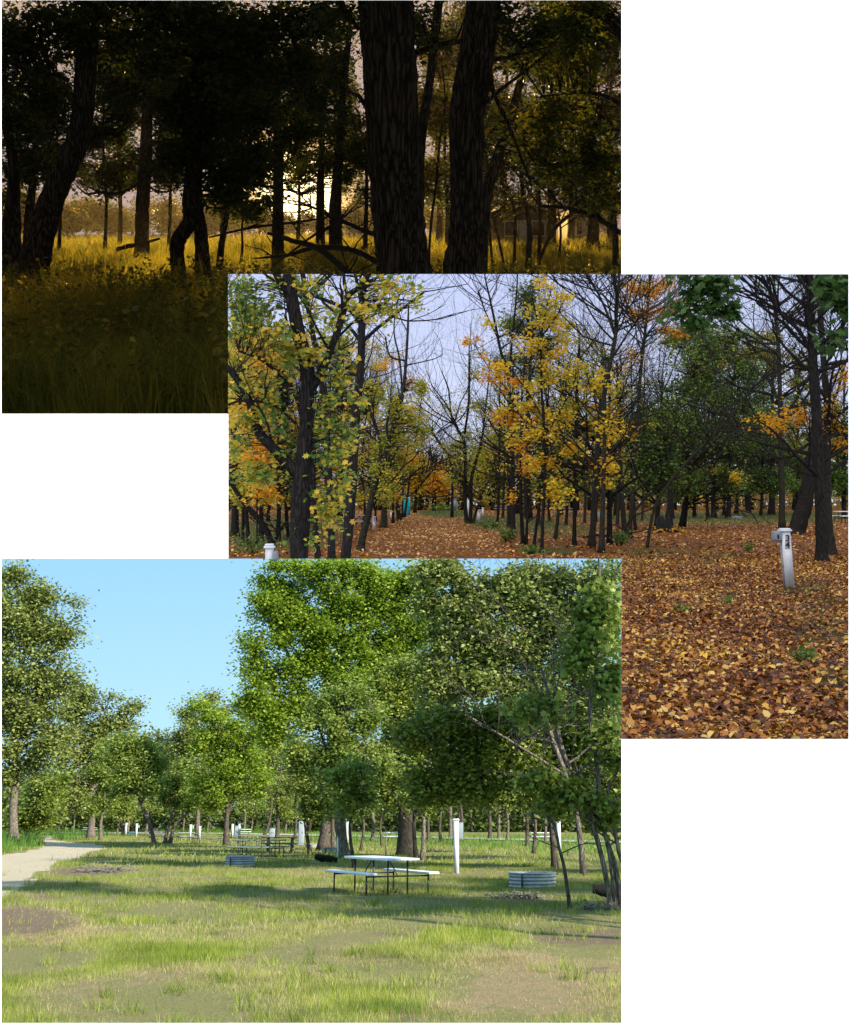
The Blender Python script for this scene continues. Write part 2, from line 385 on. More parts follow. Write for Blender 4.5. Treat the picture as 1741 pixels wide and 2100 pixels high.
def shell(S, poly, far, m, mside=None):
    """closed sky round one place: far face and sides"""
    V = []; y0 = 5.03
    for y in (y0, far):
        for px, py in poly: V.append(((px - CX) / FOC * y, y, O[2] + (CY - py) / FOC * y))
    n = len(poly); bm = bmesh.new(); vs = [bm.verts.new(v) for v in V]
    f = bm.faces.new(vs[n:]); f.material_index = 0
    for i in range(n):
        g = bm.faces.new([vs[i], vs[(i + 1) % n], vs[n + (i + 1) % n], vs[n + i]]); g.material_index = 1 if mside else 0
    me = bpy.data.meshes.new('sky'); bm.to_mesh(me); me.materials.append(m)
    if mside: me.materials.append(mside)
    o = bpy.data.objects.new('sky', me); COL.objects.link(o); o['kind'] = 'structure'
e = .05
shell(SUM, [(-700, YB + e), (XB - e, YB + e), (XB - e, YC + e), (1560, YC + e), (1560, 2600), (-700, 2600)], 420,
      emis('summer sky', ((.165, .315, .465), (-.30, -.05)), (.27, .42, .47), .95))
shell(AUT, [(XA + e, YA + e), (1900, YA + e), (1900, YC - e), (XB + e, YC - e), (XB + e, YB - e), (XA + e, YB - e)], 330,
      emis('overcast sky', ((.225, .26, .41), (0, .28)), (.32, .35, .44), 1.0))
gd = np.array(((608 - CX) / FOC, 1, (CY - 392) / FOC)); gd /= np.linalg.norm(gd)
shell(DUSK, [(-700, -700), (1850, -700), (1850, YA - e), (XA - e, YA - e), (XA - e, 1100), (-700, 1100)], 190,
      emis('dusk sky', None, None, .72, (tuple(gd), .9945, [(0, (.20, .165, .18)), (.5, (.22, .175, .165)), (.88, (.33, .22, .12)), (.982, (.8, .5, .2)), (1, (2.6, 2.0, 1.0))])),
      emis('dim evening fill', ((.045, .043, .04), (0, 1)), (.045, .043, .04), 1.0))  # unseen shell sides glow, added as soft fill for dark trunks and leaves
# ---- ground sheets
def gmat(name, layers, base, bump=.6):
    """layers: (attribute or None, noise scale, threshold lo, hi, colour A, colour B)"""
    m = bpy.data.materials.new(name); m.use_nodes = True; n = m.node_tree; b = n.nodes['Principled BSDF']; b.inputs['Roughness'].default_value = .95; b.inputs['Specular IOR Level'].default_value = .1
    tc = n.nodes.new('ShaderNodeTexCoord'); cur = None
    def ramp(sc, A, B, det=8):
        t = n.nodes.new('ShaderNodeTexNoise'); t.inputs['Scale'].default_value = sc; t.inputs['Detail'].default_value = det; t.inputs['Roughness'].default_value = .75; n.links.new(tc.outputs['Object'], t.inputs['Vector'])
        r = n.nodes.new('ShaderNodeValToRGB'); r.color_ramp.elements[0].position = .36; r.color_ramp.elements[1].position = .64
        r.color_ramp.elements[0].color = (*A, 1); r.color_ramp.elements[1].color = (*B, 1); n.links.new(t.outputs['Fac'], r.inputs[0]); return r, t
    r, t = ramp(*base); cur = r.outputs[0]
    for at, sc, lo, hi, fs, A, B in layers:
        r, t2 = ramp(fs, A, B)
        nn = n.nodes.new('ShaderNodeTexNoise'); nn.inputs['Scale'].default_value = sc; nn.inputs['Detail'].default_value = 7; nn.inputs['Roughness'].default_value = .65; n.links.new(tc.outputs['Object'], nn.inputs['Vector'])
        src = nn.outputs['Fac']
        if at:
            a = n.nodes.new('ShaderNodeAttribute'); a.attribute_name = at
            ad = n.nodes.new('ShaderNodeMath'); ad.operation = 'MULTIPLY_ADD'; ad.inputs[1].default_value = .55; n.links.new(a.outputs['Fac'], ad.inputs[0]); n.links.new(src, ad.inputs[2]); src = ad.outputs[0]
        mr = n.nodes.new('ShaderNodeMapRange'); mr.inputs[1].default_value = lo; mr.inputs[2].default_value = hi; n.links.new(src, mr.inputs[0])
        mx = n.nodes.new('ShaderNodeMix'); mx.data_type = 'RGBA'; n.links.new(mr.outputs[0], mx.inputs[0]); n.links.new(cur, mx.inputs[6]); n.links.new(r.outputs[0], mx.inputs[7]); cur = mx.outputs[2]
    n.links.new(cur, b.inputs['Base Color'])
    bp = n.nodes.new('ShaderNodeBump'); bp.inputs['Strength'].default_value = bump; bp.inputs['Distance'].default_value = .06; n.links.new(t.outputs['Fac'], bp.inputs['Height']); n.links.new(bp.outputs[0], b.inputs['Normal'])
    return m
def ell(S, X, Y, L):
    """soft patches given by (px, py, rx, ry, weight), laid on the ground"""
    P = np.stack([X, Y, np.full_like(X, -H)], -1); x, y = S.px(P); o_ = np.zeros_like(X)
    for cx, cy, rx, ry, wt in L:
        q = ((x - cx) / rx) ** 2 + ((y - cy) / ry) ** 2; o_ = np.maximum(o_, wt * np.clip(1.35 - q, 0, 1))
    return o_
def pip(x, y, poly):
    r = np.zeros(x.shape, bool); n = len(poly)
    for i in range(n):
        x1, y1 = poly[i]; x2, y2 = poly[(i + 1) % n]
        c = ((y1 > y) != (y2 > y)) & (x < (x2 - x1) * (y - y1) / (y2 - y1 + 1e-12) + x1); r ^= c
    return r
def ground(S, name, m, y0, y1, fn, n=230, w=1.15, x0=-.62, x1=.62):
    ys = y0 * (y1 / y0) ** np.linspace(0, 1, n); us = np.linspace(x0, x1, 170)
    Y, U = np.meshgrid(ys, us, indexing='ij'); X = U * (Y + 6)
    Z = np.full_like(X, -H) + .02 * np.sin(X * 1.7 + Y) + .02 * np.sin(Y * 1.1 - X * .6)
    V = np.stack([X, Y, Z], -1).reshape(-1, 3); i = np.arange(n - 1)[:, None] * 170 + np.arange(169)[None, :]
    F = np.stack([i, i + 1, i + 171, i + 170], -1).reshape(-1, 4)
    V, Fs = clip(S, V, [F]); me = mesh_np(name, V, Fs, fn(V[:, 0], V[:, 1]), True); me.materials.append(m)
    o = bpy.data.objects.new(name, me); place(S, o, (0, 0, 0)); o['kind'] = 'structure'; return o
# summer camp ground
PATH = [(-400, 1790), (0, 1754), (48, 1746), (87, 1738), (95, 1733), (82, 1723), (77, 1716), (101, 1714), (117, 1724), (159, 1729), (186, 1731), (212, 1734.6), (220, 1741), (186, 1746.5), (159, 1760), (114, 1770), (100, 1781), (66, 1794), (74, 1803), (45, 1822), (0, 1842), (-400, 1900)]
DIRT = [(50, 1893, 120, 30, .85), (165, 1788, 105, 10, .7), (1210, 1918, 130, 26, .8), (815, 1914, 70, 8, .7), (60, 1835, 70, 14, .5), (330, 1797, 60, 6, .45), (425, 1868, 40, 6, .5), (310, 1962, 60, 10, .45), (1230, 1990, 60, 8, .6), (1060, 1850, 80, 10, .6), (1255, 1850, 60, 16, .7), (830, 2085, 60, 12, .4)]
STRAW = [(1160, 2020, 230, 60, .55), (1050, 1975, 130, 24, .6), (960, 2050, 90, 22, .5), (330, 1985, 130, 45, .45), (150, 2020, 120, 60, .3), (560, 1985, 120, 60, .25), (760, 1950, 200, 30, .3), (700, 1788, 160, 10, .3), (650, 1830, 250, 14, .2), (60, 1900, 180, 45, .5)]
GAPS = [(630, 2050, 240, 90, .0)]
def f_sum(X, Y):
    x, y = SUM.px(np.stack([X, Y, np.full_like(X, -H)], -1))
    wob = 3 * np.sin(X * 3) + 2 * np.sin(Y * 1.3)
    return {'path': pip(x, y + wob * .25, PATH).astype(float), 'dirt': ell(SUM, X, Y, DIRT), 'straw': ell(SUM, X, Y, STRAW)}
m_sum = gmat('camp ground', [('straw', 4.5, .62, .80, 80, (.09, .065, .035), (.36, .27, .15)), ('dirt', 5.0, .72, .84, 38, (.07, .05, .032), (.24, .175, .115)), ('path', 8, .76, .86, 60, (.26, .215, .15), (.54, .45, .32))], (40, (.09, .10, .035), (.24, .21, .09)))
ground(SUM, 'ground', m_sum, 5.6, 360, f_sum)
# autumn ground
LPATH = [(830, 1052), (868, 1050), (880, 1060), (945, 1068), (965, 1080), (1010, 1110), (1060, 1146), (1500, 1530), (3000, 1900), (3000, 2500), (-500, 2500), (700, 1146), (745, 1118), (790, 1085), (815, 1068)]
AGRASS = [(915, 1053, 60, 9, .9), (990, 1068, 40, 12, .7), (1060, 1075, 110, 18, .6), (560, 1095, 150, 40, .6), (1140, 1088, 90, 16, .5), (1500, 1062, 330, 16, .6), (1400, 1068, 200, 10, .45), (1700, 1290, 90, 50, .5), (1640, 1210, 60, 30, .6), (1690, 1250, 60, 30, .55), (1300, 1165, 60, 16, .5), (1420, 1150, 110, 12, .5), (1340, 1140, 70, 12, .5), (1130, 1135, 60, 8, .6), (1720, 1400, 60, 60, .5), (1480, 1215, 60, 12, .3)]
def f_aut(X, Y): return {'grass': ell(AUT, X, Y, AGRASS)}
m_aut = gmat('leaf covered ground', [(None, 2.2, .52, .64, 40, (.03, .022, .016), (.11, .07, .045)), ('grass', 2.0, .60, .85, 25, (.055, .07, .02), (.14, .15, .05))], (26, (.09, .03, .006), (.38, .145, .025)), 1.0)
ground(AUT, 'ground', m_aut, 6.3, 300, f_aut)
# dusk ground
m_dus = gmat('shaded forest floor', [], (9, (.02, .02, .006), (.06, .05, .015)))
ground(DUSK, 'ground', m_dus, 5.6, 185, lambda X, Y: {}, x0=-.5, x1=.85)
# ---- grass and litter (stuff)
def scatter(S, rng, n, y0, y1, p=1.0, x0=-.46, x1=.46):
    Y = (y0 ** (2 - p) + rng.uniform(0, 1, n) * (y1 ** (2 - p) - y0 ** (2 - p))) ** (1 / (2 - p)) if p != 2 else y0 * (y1 / y0) ** rng.uniform(0, 1, n)
    X = rng.uniform(x0, x1, n) * (Y + 1.0); P = np.stack([X, Y, -H + .02 * np.sin(X * 1.7 + Y) + .02 * np.sin(Y * 1.1 - X * .6)], -1)
    return P[inview(S, P)]
def blades(rng, P, h, wd, lean=.4, seg=1):
    n = len(P); az = rng.uniform(0, 6.283, n); D = np.stack([np.cos(az), np.sin(az), 0 * az], -1); q = rng.uniform(0, 6.283, n)
    E = np.stack([np.cos(q), np.sin(q) * .4, 0 * q], -1) * (wd / 2)[:, None] * np.ones((n, 1)); ln = rng.uniform(.1, 1, n)[:, None] * lean * h[:, None]
    b = P - np.array((0, 0, .02)); 
    if seg == 1:
        t = P + D * ln + np.stack([0 * h, 0 * h, h], -1); V = np.stack([b - E, b + E, t], 1); return V.reshape(-1, 3), [np.arange(n * 3).reshape(-1, 3)]
    m1 = P + D * ln * .3 + np.stack([0 * h, 0 * h, h * .6], -1); t = P + D * ln * 1.3 + np.stack([0 * h, 0 * h, h], -1)
    V = np.stack([b - E, b + E, m1 + E * .8, m1 - E * .8, t], 1); k = np.arange(n)[:, None] * 5
    return V.reshape(-1, 3), [k + np.array([0, 1, 2, 3]), k + np.array([3, 2, 4])]
def stuff(S, name, V, Fs, m, label, attrs=None, cat=None):
    me = mesh_np(name, V, Fs, attrs); me.materials.append(m); o = bpy.data.objects.new(name, me); place(S, o, (0, 0, 0)); o['kind'] = 'stuff'; o['label'] = label; o['category'] = cat or name.replace('_', ' ')
    return o
def keep(S, V, k, nper):
    B = bad(S, V).reshape(-1, nper).any(1); return ~B
def vnoise(X, Y, s, seed=0):
    r = np.random.default_rng(seed); o_ = 0 * X
    for i in range(7):
        a = r.uniform(0, 6.28); f = s * r.uniform(.6, 2.2); o_ = o_ + np.sin((X * math.cos(a) + Y * math.sin(a)) * f + r.uniform(0, 6.28))
    return o_ / 3.2
def grassmat(name, A, B, D, tr=.35):
    m = leafmat(name, A, tr=tr, nsc=1.6, var=.55, spec=.2); n = m.node_tree; r = [q for q in n.nodes if q.type == 'VALTORGB'][0]
    r2 = n.nodes.new('ShaderNodeValToRGB'); e = r2.color_ramp.elements
    while len(e) < len(D): e.new(.5)
    for i, c in enumerate(D): e[i].position = (i + .5) / len(D); e[i].color = (*c, 1)
    ma = r.inputs[0].links[0].from_socket; n.links.new(ma, r2.inputs[0]); at = n.nodes.new('ShaderNodeAttribute'); at.attribute_name = 'dry'
    mx = n.nodes.new('ShaderNodeMix'); mx.data_type = 'RGBA'; n.links.new(at.outputs['Fac'], mx.inputs[0]); n.links.new(r.outputs[0], mx.inputs[6]); n.links.new(r2.outputs[0], mx.inputs[7])
    for l in list(r.outputs[0].links):
        if l.to_node != mx: t = l.to_socket; n.links.new(mx.outputs[2], t)
    return m
rng = np.random.default_rng(5)
# summer grass
gm = grassmat('summer grass', [(.075, .12, .014), (.14, .195, .02), (.24, .285, .04), (.36, .37, .09)], None, [(.17, .12, .055), (.33, .26, .12), (.50, .42, .22), (.24, .26, .08)])
def sumgrass():
    Vs, Fa, Fb, dr, n0 = [], [], [], [], 0
    for cnt, y0, y1, p, hh, ww in ((330000, 7.2, 17, .35, .043, .006), (230000, 15, 45, .4, .075, .012), (110000, 40, 160, .6, .12, .05)):
        P = scatter(SUM, rng, cnt, y0, y1, p)
        x, y = SUM.px(P); st = np.clip(ell(SUM, P[:, 0], P[:, 1], STRAW), 0, 1); di = ell(SUM, P[:, 0], P[:, 1], DIRT); pa = pip(x, y, PATH)
        nz = vnoise(P[:, 0], P[:, 1], 2.2, 3); n2 = vnoise(P[:, 0], P[:, 1], .7, 9)
        pr = np.clip(1.02 + .68 * nz - .45 * st - 1.5 * di - (.30 if y0 < 16 else 0), .03, 1); pr[pa] = .006
        k = rng.uniform(0, 1, len(P)) < pr; P, st, di, nz, n2 = P[k], st[k], di[k], nz[k], n2[k]
        h = hh * rng.uniform(.4, 1.5, len(P)) * np.clip(1 + .55 * nz + .3 * n2, .35, 2.2) * (1 - .45 * st)
        V, F = blades(rng, P, h, ww * rng.uniform(.6, 1.3, len(P)), .9)
        g = keep(SUM, V, 0, 3); V = V.reshape(-1, 3, 3)[g].reshape(-1, 3); dry = (rng.uniform(0, 1, len(P)) < np.clip(.10 + .75 * st + .4 * di - .3 * n2 - .3 * nz + (.22 if y0 < 16 else 0), .02, .95)).astype(float)[g]
        Vs.append(V); Fa.append(np.arange(len(V)).reshape(-1, 3) + n0); n0 += len(V); dr.append(np.repeat(dry, 3))
    for cnt, A, y0, y1 in ((150000, STRAW, 7.2, 26), (60000, DIRT, 7.5, 50)):      # dry clippings lying flat
        P = scatter(SUM, rng, cnt, y0, y1, .4); wt = ell(SUM, P[:, 0], P[:, 1], A); P = P[rng.uniform(0, 1, len(P)) < wt * (.7 + .5 * vnoise(P[:, 0], P[:, 1], 3.5, 31)) * (.8 if A is STRAW else .3)]
        V, F = blades(rng, P, rng.uniform(.006, .03, len(P)), rng.uniform(.006, .016, len(P)), 4.0); g = keep(SUM, V, 0, 3); V = V.reshape(-1, 3, 3)[g].reshape(-1, 3)
        Vs.append(V); Fa.append(np.arange(len(V)).reshape(-1, 3) + n0); n0 += len(V); dr.append(np.ones(len(V)))
    # tufts of broader, taller leaves
    T = scatter(SUM, rng, 1500, 7.5, 34, .3); T = T[(vnoise(T[:, 0], T[:, 1], 1.6, 21) > -.1)]
    T = np.repeat(T, 30, 0); T = T + np.concatenate([rng.normal(0, .07, (len(T), 2)), np.zeros((len(T), 1))], 1)
    V, F = blades(rng, T, rng.uniform(.06, .17, len(T)), rng.uniform(.007, .014, len(T)), 1.1); g = keep(SUM, V, 0, 3); V = V.reshape(-1, 3, 3)[g].reshape(-1, 3)
    Vs.append(V); Fa.append(np.arange(len(V)).reshape(-1, 3) + n0); n0 += len(V); dr.append(np.zeros(len(V)))
    stuff(SUM, 'grass', np.concatenate(Vs), [np.concatenate(Fa)], gm, 'short patchy mown grass of the sunny camp ground', {'dry': np.concatenate(dr)})
sumgrass()
def tallgrass():
    Vs, n0 = [], 0
    REG = [(60, 1722, 95, 22, 1), (40, 1740, 60, 12, 1), (130, 1712, 120, 6, .6), (1000, 1728, 250, 14, .9), (760, 1722, 140, 14, .7), (500, 1706, 200, 5, 1), (1130, 1790, 20, 10, .6), (1230, 1850, 60, 18, .5), (1190, 1740, 120, 16, .8), (700, 1765, 40, 8, .6), (1070, 1850, 60, 8, .5)]
    for cnt, y0, y1, p, hh, ww in ((50000, 18, 60, .3, .24, .016), (90000, 45, 220, .5, .42, .06)):
        P = scatter(SUM, rng, cnt, y0, y1, p); x, y = SUM.px(P); r = ell(SUM, P[:, 0], P[:, 1], REG); pa = pip(x, y, PATH)
        k = (rng.uniform(0, 1, len(P)) < r * (.75 + .5 * vnoise(P[:, 0], P[:, 1], .8, 2))) & ~pa; P = P[k]; h = hh * rng.uniform(.4, 1.3, len(P)) * np.where(P[:, 0] < -20, 1.9, 1)
        V, F = blades(rng, P, h, ww * rng.uniform(.6, 1.3, len(P)), .5); g = keep(SUM, V, 0, 3); V = V.reshape(-1, 3, 3)[g].reshape(-1, 3); Vs.append(V); n0 += len(V)
    V = np.concatenate(Vs)
    stuff(SUM, 'tall_grass', V, [np.arange(len(V)).reshape(-1, 3)], leafmat('tall summer grass', [(.05, .12, .015), (.09, .2, .025), (.15, .28, .04)], .45), 'tall unmown bright green grass under and between the camp trees')
tallgrass()
# autumn litter
def litter():
    gl = G(); z3 = np.zeros(3)
    P = scatter(AUT, rng, 190000, 6.35, 29, .25, .10, .46); P = P[~bad(AUT, P)]
    di = vnoise(P[:, 0], P[:, 1], 2.0, 4); gr_ = ell(AUT, P[:, 0], P[:, 1], AGRASS); P = P[rng.uniform(0, 1, len(P)) < np.clip(.9 + .3 * di - .5 * gr_, .1, 1)]
    P = P[:88000]; P = P + np.stack([0 * P[:, 0], 0 * P[:, 0], rng.uniform(.004, .035, len(P))], -1)
    addleaves(AUT, gl, leaves(rng, P, .05, LEAF6, .66, .6, 0.0), z3)
    P = scatter(AUT, rng, 150000, 25, 150, .7); P = P[~bad(AUT, P)]; gr_ = ell(AUT, P[:, 0], P[:, 1], AGRASS); P = P[rng.uniform(0, 1, len(P)) < np.clip(.9 - .85 * gr_, .1, 1)]
    P = P + np.stack([0 * P[:, 0], 0 * P[:, 0], rng.uniform(.01, .05, len(P))], -1)
    x_, y_ = AUT.px(P); onp = pip(x_, y_, LPATH) & (x_ < 1100 + (y_ - 1146) * .5); gp = G()
    addleaves(AUT, gl, leaves(rng, P[~onp], .12, LEAF4, .8, .5, 0), z3); addleaves(AUT, gp, leaves(rng, P[onp], .11, LEAF4, .85, .5, 0), z3)
    mp_ = leafmat('dry pale track leaves', [(.18, .075, .02), (.32, .14, .03), (.46, .22, .045), (.60, .32, .065), (.66, .43, .15), (.36, .22, .11)], .12, .6, .25, .35, .45)
    o2 = out(AUT, 'track_leaves', gp, mp_, doclip=False, smooth=False); tagset(o2, 'paler dry leaves trodden on the track that winds away left of centre', 'leaf litter', None, 'stuff')
    m = leafmat('fallen leaves', [(.035, .013, .005), (.07, .021, .006), (.12, .034, .007), (.18, .052, .008), (.25, .078, .010), (.34, .12, .014), (.44, .18, .02), (.56, .31, .05), (.66, .46, .13), (.74, .42, .02)], .12, .6, .25, .45, .45)
    out(AUT, 'fallen_leaves', gl, m, doclip=False, smooth=False)
    o = [q for q in AUT.col.objects if q.name.startswith('fallen_leaves')][0]; tagset(o, 'brown, orange and yellow fallen leaves covering the autumn ground', 'leaf litter', None, 'stuff')
    gs = G()
    for q in scatter(AUT, rng, 2600, 6.5, 24, .3, .1, .46):
        a = rng.uniform(0, 6.28); l_ = rng.uniform(.05, .3); dv = np.array((math.cos(a), math.sin(a), 0)) * l_; md = q + dv * .5 + (rng.normal(0, .02), rng.normal(0, .02), .045)
        if not bad(AUT, np.array([q, q + dv])).any(): gs.tube([q + (0, 0, .03), md, q + dv + (0, 0, .03)], [.005, .004, .002], 3)
    o3 = out(AUT, 'fallen_twigs', gs, mat('twig wood', (.05, .038, .028), .9), doclip=False); tagset(o3, 'thin broken twigs lying scattered among the fallen leaves', 'twigs', None, 'stuff')
    # thin green grass coming through
    P = scatter(AUT, rng, 110000, 6.5, 30, .25, .1, .46); n2 = vnoise(P[:, 0], P[:, 1], 1.3, 8); gr_ = ell(AUT, P[:, 0], P[:, 1], AGRASS); P1 = P[rng.uniform(0, 1, len(P)) < np.clip(gr_ * (.5 + .7 * n2), .008, 1)]
    P = scatter(AUT, rng, 130000, 26, 140, .5); gr_ = ell(AUT, P[:, 0], P[:, 1], AGRASS); P2 = P[rng.uniform(0, 1, len(P)) < gr_ * 1.2]
    Vs = []
    for P, h, w_ in ((P1, .09, .007), (P2, .22, .035)):
        V, F = blades(rng, P, h * rng.uniform(.4, 1.4, len(P)), w_ * rng.uniform(.6, 1.3, len(P)), .9); g = keep(AUT, V, 0, 3); Vs.append(V.reshape(-1, 3, 3)[g].reshape(-1, 3))
    V = np.concatenate(Vs)
    stuff(AUT, 'grass', V, [np.arange(len(V)).reshape(-1, 3)], leafmat('autumn grass', [(.05, .08, .02), (.10, .14, .03), (.18, .19, .05), (.07, .14, .05)], .3), 'thin green grass showing through the fallen leaves beside the track')
litter()
# dusk grass
def duskgrass():
    Vs, F4, F3, n0 = [], [], [], 0
    for cnt, y0, y1, p, hh, ww in ((60000, 6.5, 17, .3, .62, .012), (60000, 16, 55, .5, .50, .024), (60000, 45, 150, .6, .6, .07)):
        P = scatter(DUSK, rng, cnt, y0, y1, p); h = hh * rng.uniform(.35, 1.3, len(P)) * np.clip(1 + .4 * vnoise(P[:, 0], P[:, 1], .8, 5), .5, 1.6)
        V, F = blades(rng, P, h, ww * rng.uniform(.6, 1.4, len(P)), .8, 2); g = keep(DUSK, V, 0, 5); V = V.reshape(-1, 5, 3)[g].reshape(-1, 3); k = np.arange(len(V) // 5)[:, None] * 5 + n0
        Vs.append(V); F4.append(k + np.array([0, 1, 2, 3])); F3.append(k + np.array([3, 2, 4])); n0 += len(V)
    stuff(DUSK, 'tall_grass', np.concatenate(Vs), [np.concatenate(F4), np.concatenate(F3)], leafmat('dusk grass', [(.08, .10, .014), (.16, .17, .02), (.30, .27, .035), (.50, .38, .08)], .6, 1.2, .6), 'tall wild grass glowing gold in the low evening sun')
    g = G(); P = scatter(DUSK, rng, 2600, 7, 24, .3)
    C = []; 
    for p in P:
        hh = rng.uniform(.3, 1.0); n = rng.integers(12, 30); t = rng.uniform(.25, 1, n)[:, None]; lean = rng.normal(0, .12, 2)
        C.append(p + np.concatenate([t * lean, t * hh], 1))
    C = np.concatenate(C); addleaves(DUSK, g, leaves(rng, C, .07, LEAF4, .3, .5, -.2), np.zeros(3))
    out(DUSK, 'undergrowth', g, leafmat('weeds', [(.06, .08, .012), (.16, .17, .025), (.46, .36, .06)], .6, 1.5, .5), doclip=False, smooth=False)
    o = [q for q in DUSK.col.objects if q.name.startswith('undergrowth')][0]; tagset(o, 'leafy weeds growing thick among the shaded foreground grass', 'undergrowth', None, 'stuff')
duskgrass()
# ================================================================ TREES
BK_D = barkmat('dusk bark', (.012, .010, .008), (.13, .11, .085), 1.0)
BK_A = barkmat('wet dark bark', (.010, .009, .008), (.045, .038, .032), 1.6)
BK_AG = barkmat('greenish bark', (.02, .02, .014), (.07, .065, .045), 2)
BK_S = barkmat('grey brown bark', (.07, .058, .045), (.36, .30, .24), 1.2)
BK_SD = barkmat('dark oak bark', (.04, .033, .025), (.20, .165, .13), 1.2)
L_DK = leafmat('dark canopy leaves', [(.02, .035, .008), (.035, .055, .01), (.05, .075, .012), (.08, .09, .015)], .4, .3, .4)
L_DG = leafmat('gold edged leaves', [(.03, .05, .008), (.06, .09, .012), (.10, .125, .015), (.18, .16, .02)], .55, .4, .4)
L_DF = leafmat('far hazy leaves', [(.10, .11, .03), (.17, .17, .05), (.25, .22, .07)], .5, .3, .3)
L_AY = leafmat('yellow leaves', [(.66, .36, .02), (.78, .46, .02), (.82, .56, .03), (.62, .54, .05), (.34, .40, .05)], .42, .5, .5)
L_AO = leafmat('orange leaves', [(.66, .29, .02), (.80, .40, .02), (.85, .50, .03)], .42, .5, .4)
L_AM = leafmat('green and yellow leaves', [(.04, .10, .02), (.07, .15, .025), (.12, .21, .03), (.32, .34, .04), (.66, .52, .05), (.74, .46, .04), (.26, .12, .045)], .4, .6, .45)
L_AG = leafmat('green autumn leaves', [(.05, .10, .016), (.08, .15, .024), (.12, .21, .032), (.19, .28, .045), (.46, .42, .05)], .35, .4, .4)
L_AYG = leafmat('yellow green leaves', [(.16, .22, .03), (.32, .36, .04), (.52, .48, .04), (.70, .46, .03)], .42, .5, .4)
L_SO = leafmat('oak leaves', [(.11, .14, .027), (.15, .185, .038), (.19, .23, .05), (.26, .295, .075)], .3, .5, .3, .35)
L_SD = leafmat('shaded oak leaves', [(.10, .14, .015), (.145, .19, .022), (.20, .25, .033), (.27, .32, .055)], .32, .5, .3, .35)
L_SB = leafmat('bright green leaves', [(.11, .18, .01), (.17, .26, .016), (.24, .34, .028), (.33, .42, .05)], .5, .6, .3, .35)
L_SL = leafmat('light green leaves', [(.11, .165, .025), (.165, .235, .036), (.23, .30, .05), (.32, .37, .09)], .5, .6, .3, .35)
FAR_S = leafmat('far wood leaves', [(.045, .07, .014), (.08, .115, .022), (.12, .16, .03)], .3, .1, .4)
FAR_A = leafmat('far autumn leaves', [(.04, .05, .02), (.10, .11, .03), (.30, .22, .04), (.55, .32, .03), (.07, .08, .03)], .35, .12, .6)
# ---------------- summer camp
S = SUM
tree(S, 'oak_tree', 'tall grey-green oak at the left edge beside the gravel drive', group='oaks of the camp', d=92, stems=[[(29, 1725, 19), (27, 1660, 16), (32, 1600, 14), (30, 1500, 11), (40, 1400, 8), (60, 1290, 5)], [(30, 1560, 9), (70, 1450, 6), (130, 1350, 4)], [(31, 1590, 9), (-20, 1480, 6), (-40, 1350, 4)], [(30, 1480, 8), (90, 1330, 5), (120, 1270, 3)]],
     blobs=[(40, 1200, 62, 48), (85, 1265, 75, 62), (20, 1290, 80, 80), (105, 1300, 70, 45), (60, 1385, 100, 62), (150, 1392, 28, 20), (30, 1460, 90, 70), (110, 1440, 60, 50), (60, 1530, 90, 55), (30, 1590, 70, 40), (-60, 1350, 80, 200), (160, 1240, 16, 18)], n=950, lp=62, L=.30, cr=1.15, leaf=L_SO, bark=BK_S, twig=.05, seed=1)
tree(S, 'oak_tree', 'spreading pale grey-green oak behind the small light trees left of the sky gap', group='oaks of the camp', d=118, stems=[[(186, 1716, 15), (190, 1660, 13), (195, 1600, 11), (205, 1520, 8), (215, 1460, 4)], [(192, 1600, 8), (160, 1510, 5), (145, 1450, 3)], [(197, 1580, 8), (240, 1500, 5), (270, 1450, 3)]],
     blobs=[(200, 1435, 55, 28), (160, 1460, 40, 40), (245, 1462, 42, 28), (205, 1500, 70, 40), (165, 1550, 60, 60), (225, 1560, 50, 50), (140, 1620, 50, 50), (265, 1490, 22, 15)], n=420, lp=55, L=.34, cr=1.15, leaf=L_SO, bark=BK_S, bare=6, blen=2.5, blv=2, twig=.06, seed=2)
tree(S, 'tree', 'leafy bush-like tree behind the big left oak by the drive', d=102, stems=[[(52, 1716, 5), (58, 1660, 4), (66, 1600, 3)]], blobs=[(75, 1640, 42, 60), (60, 1690, 45, 18), (105, 1620, 35, 55), (20, 1680, 25, 26)], n=170, lp=55, L=.30, cr=.9, leaf=L_SL, bark=BK_S, seed=3)
tree(S, 'ash_tree', 'small light green tree with a short straight trunk right of the grey-trunked oak', group='small light green trees', d=103, stems=[[(207, 1718, 8), (207, 1685, 6), (214, 1650, 5), (216, 1580, 3)], [(209, 1672, 4), (228, 1640, 3)]], blobs=[(212, 1560, 35, 40), (195, 1600, 32, 40), (230, 1610, 32, 42), (205, 1645, 34, 22), (240, 1560, 30, 40)], n=190, lp=55, L=.26, cr=.75, leaf=L_SL, bark=BK_S, seed=4)
tree(S, 'ash_tree', 'light green tree with a crooked trunk leaning left over the lawn', group='small light green trees', d=82, stems=[[(317, 1730, 9), (310, 1700, 8), (296, 1665, 6), (283, 1635, 5), (270, 1600, 4), (240, 1560, 2.5)], [(290, 1650, 5), (300, 1610, 3), (315, 1560, 2)]], blobs=[(235, 1540, 36, 30), (290, 1535, 50, 38), (330, 1560, 30, 42), (275, 1590, 42, 36), (315, 1610, 34, 34), (250, 1620, 30, 24)], n=270, lp=55, L=.22, cr=.65, leaf=L_SL, bark=BK_S, seed=5)
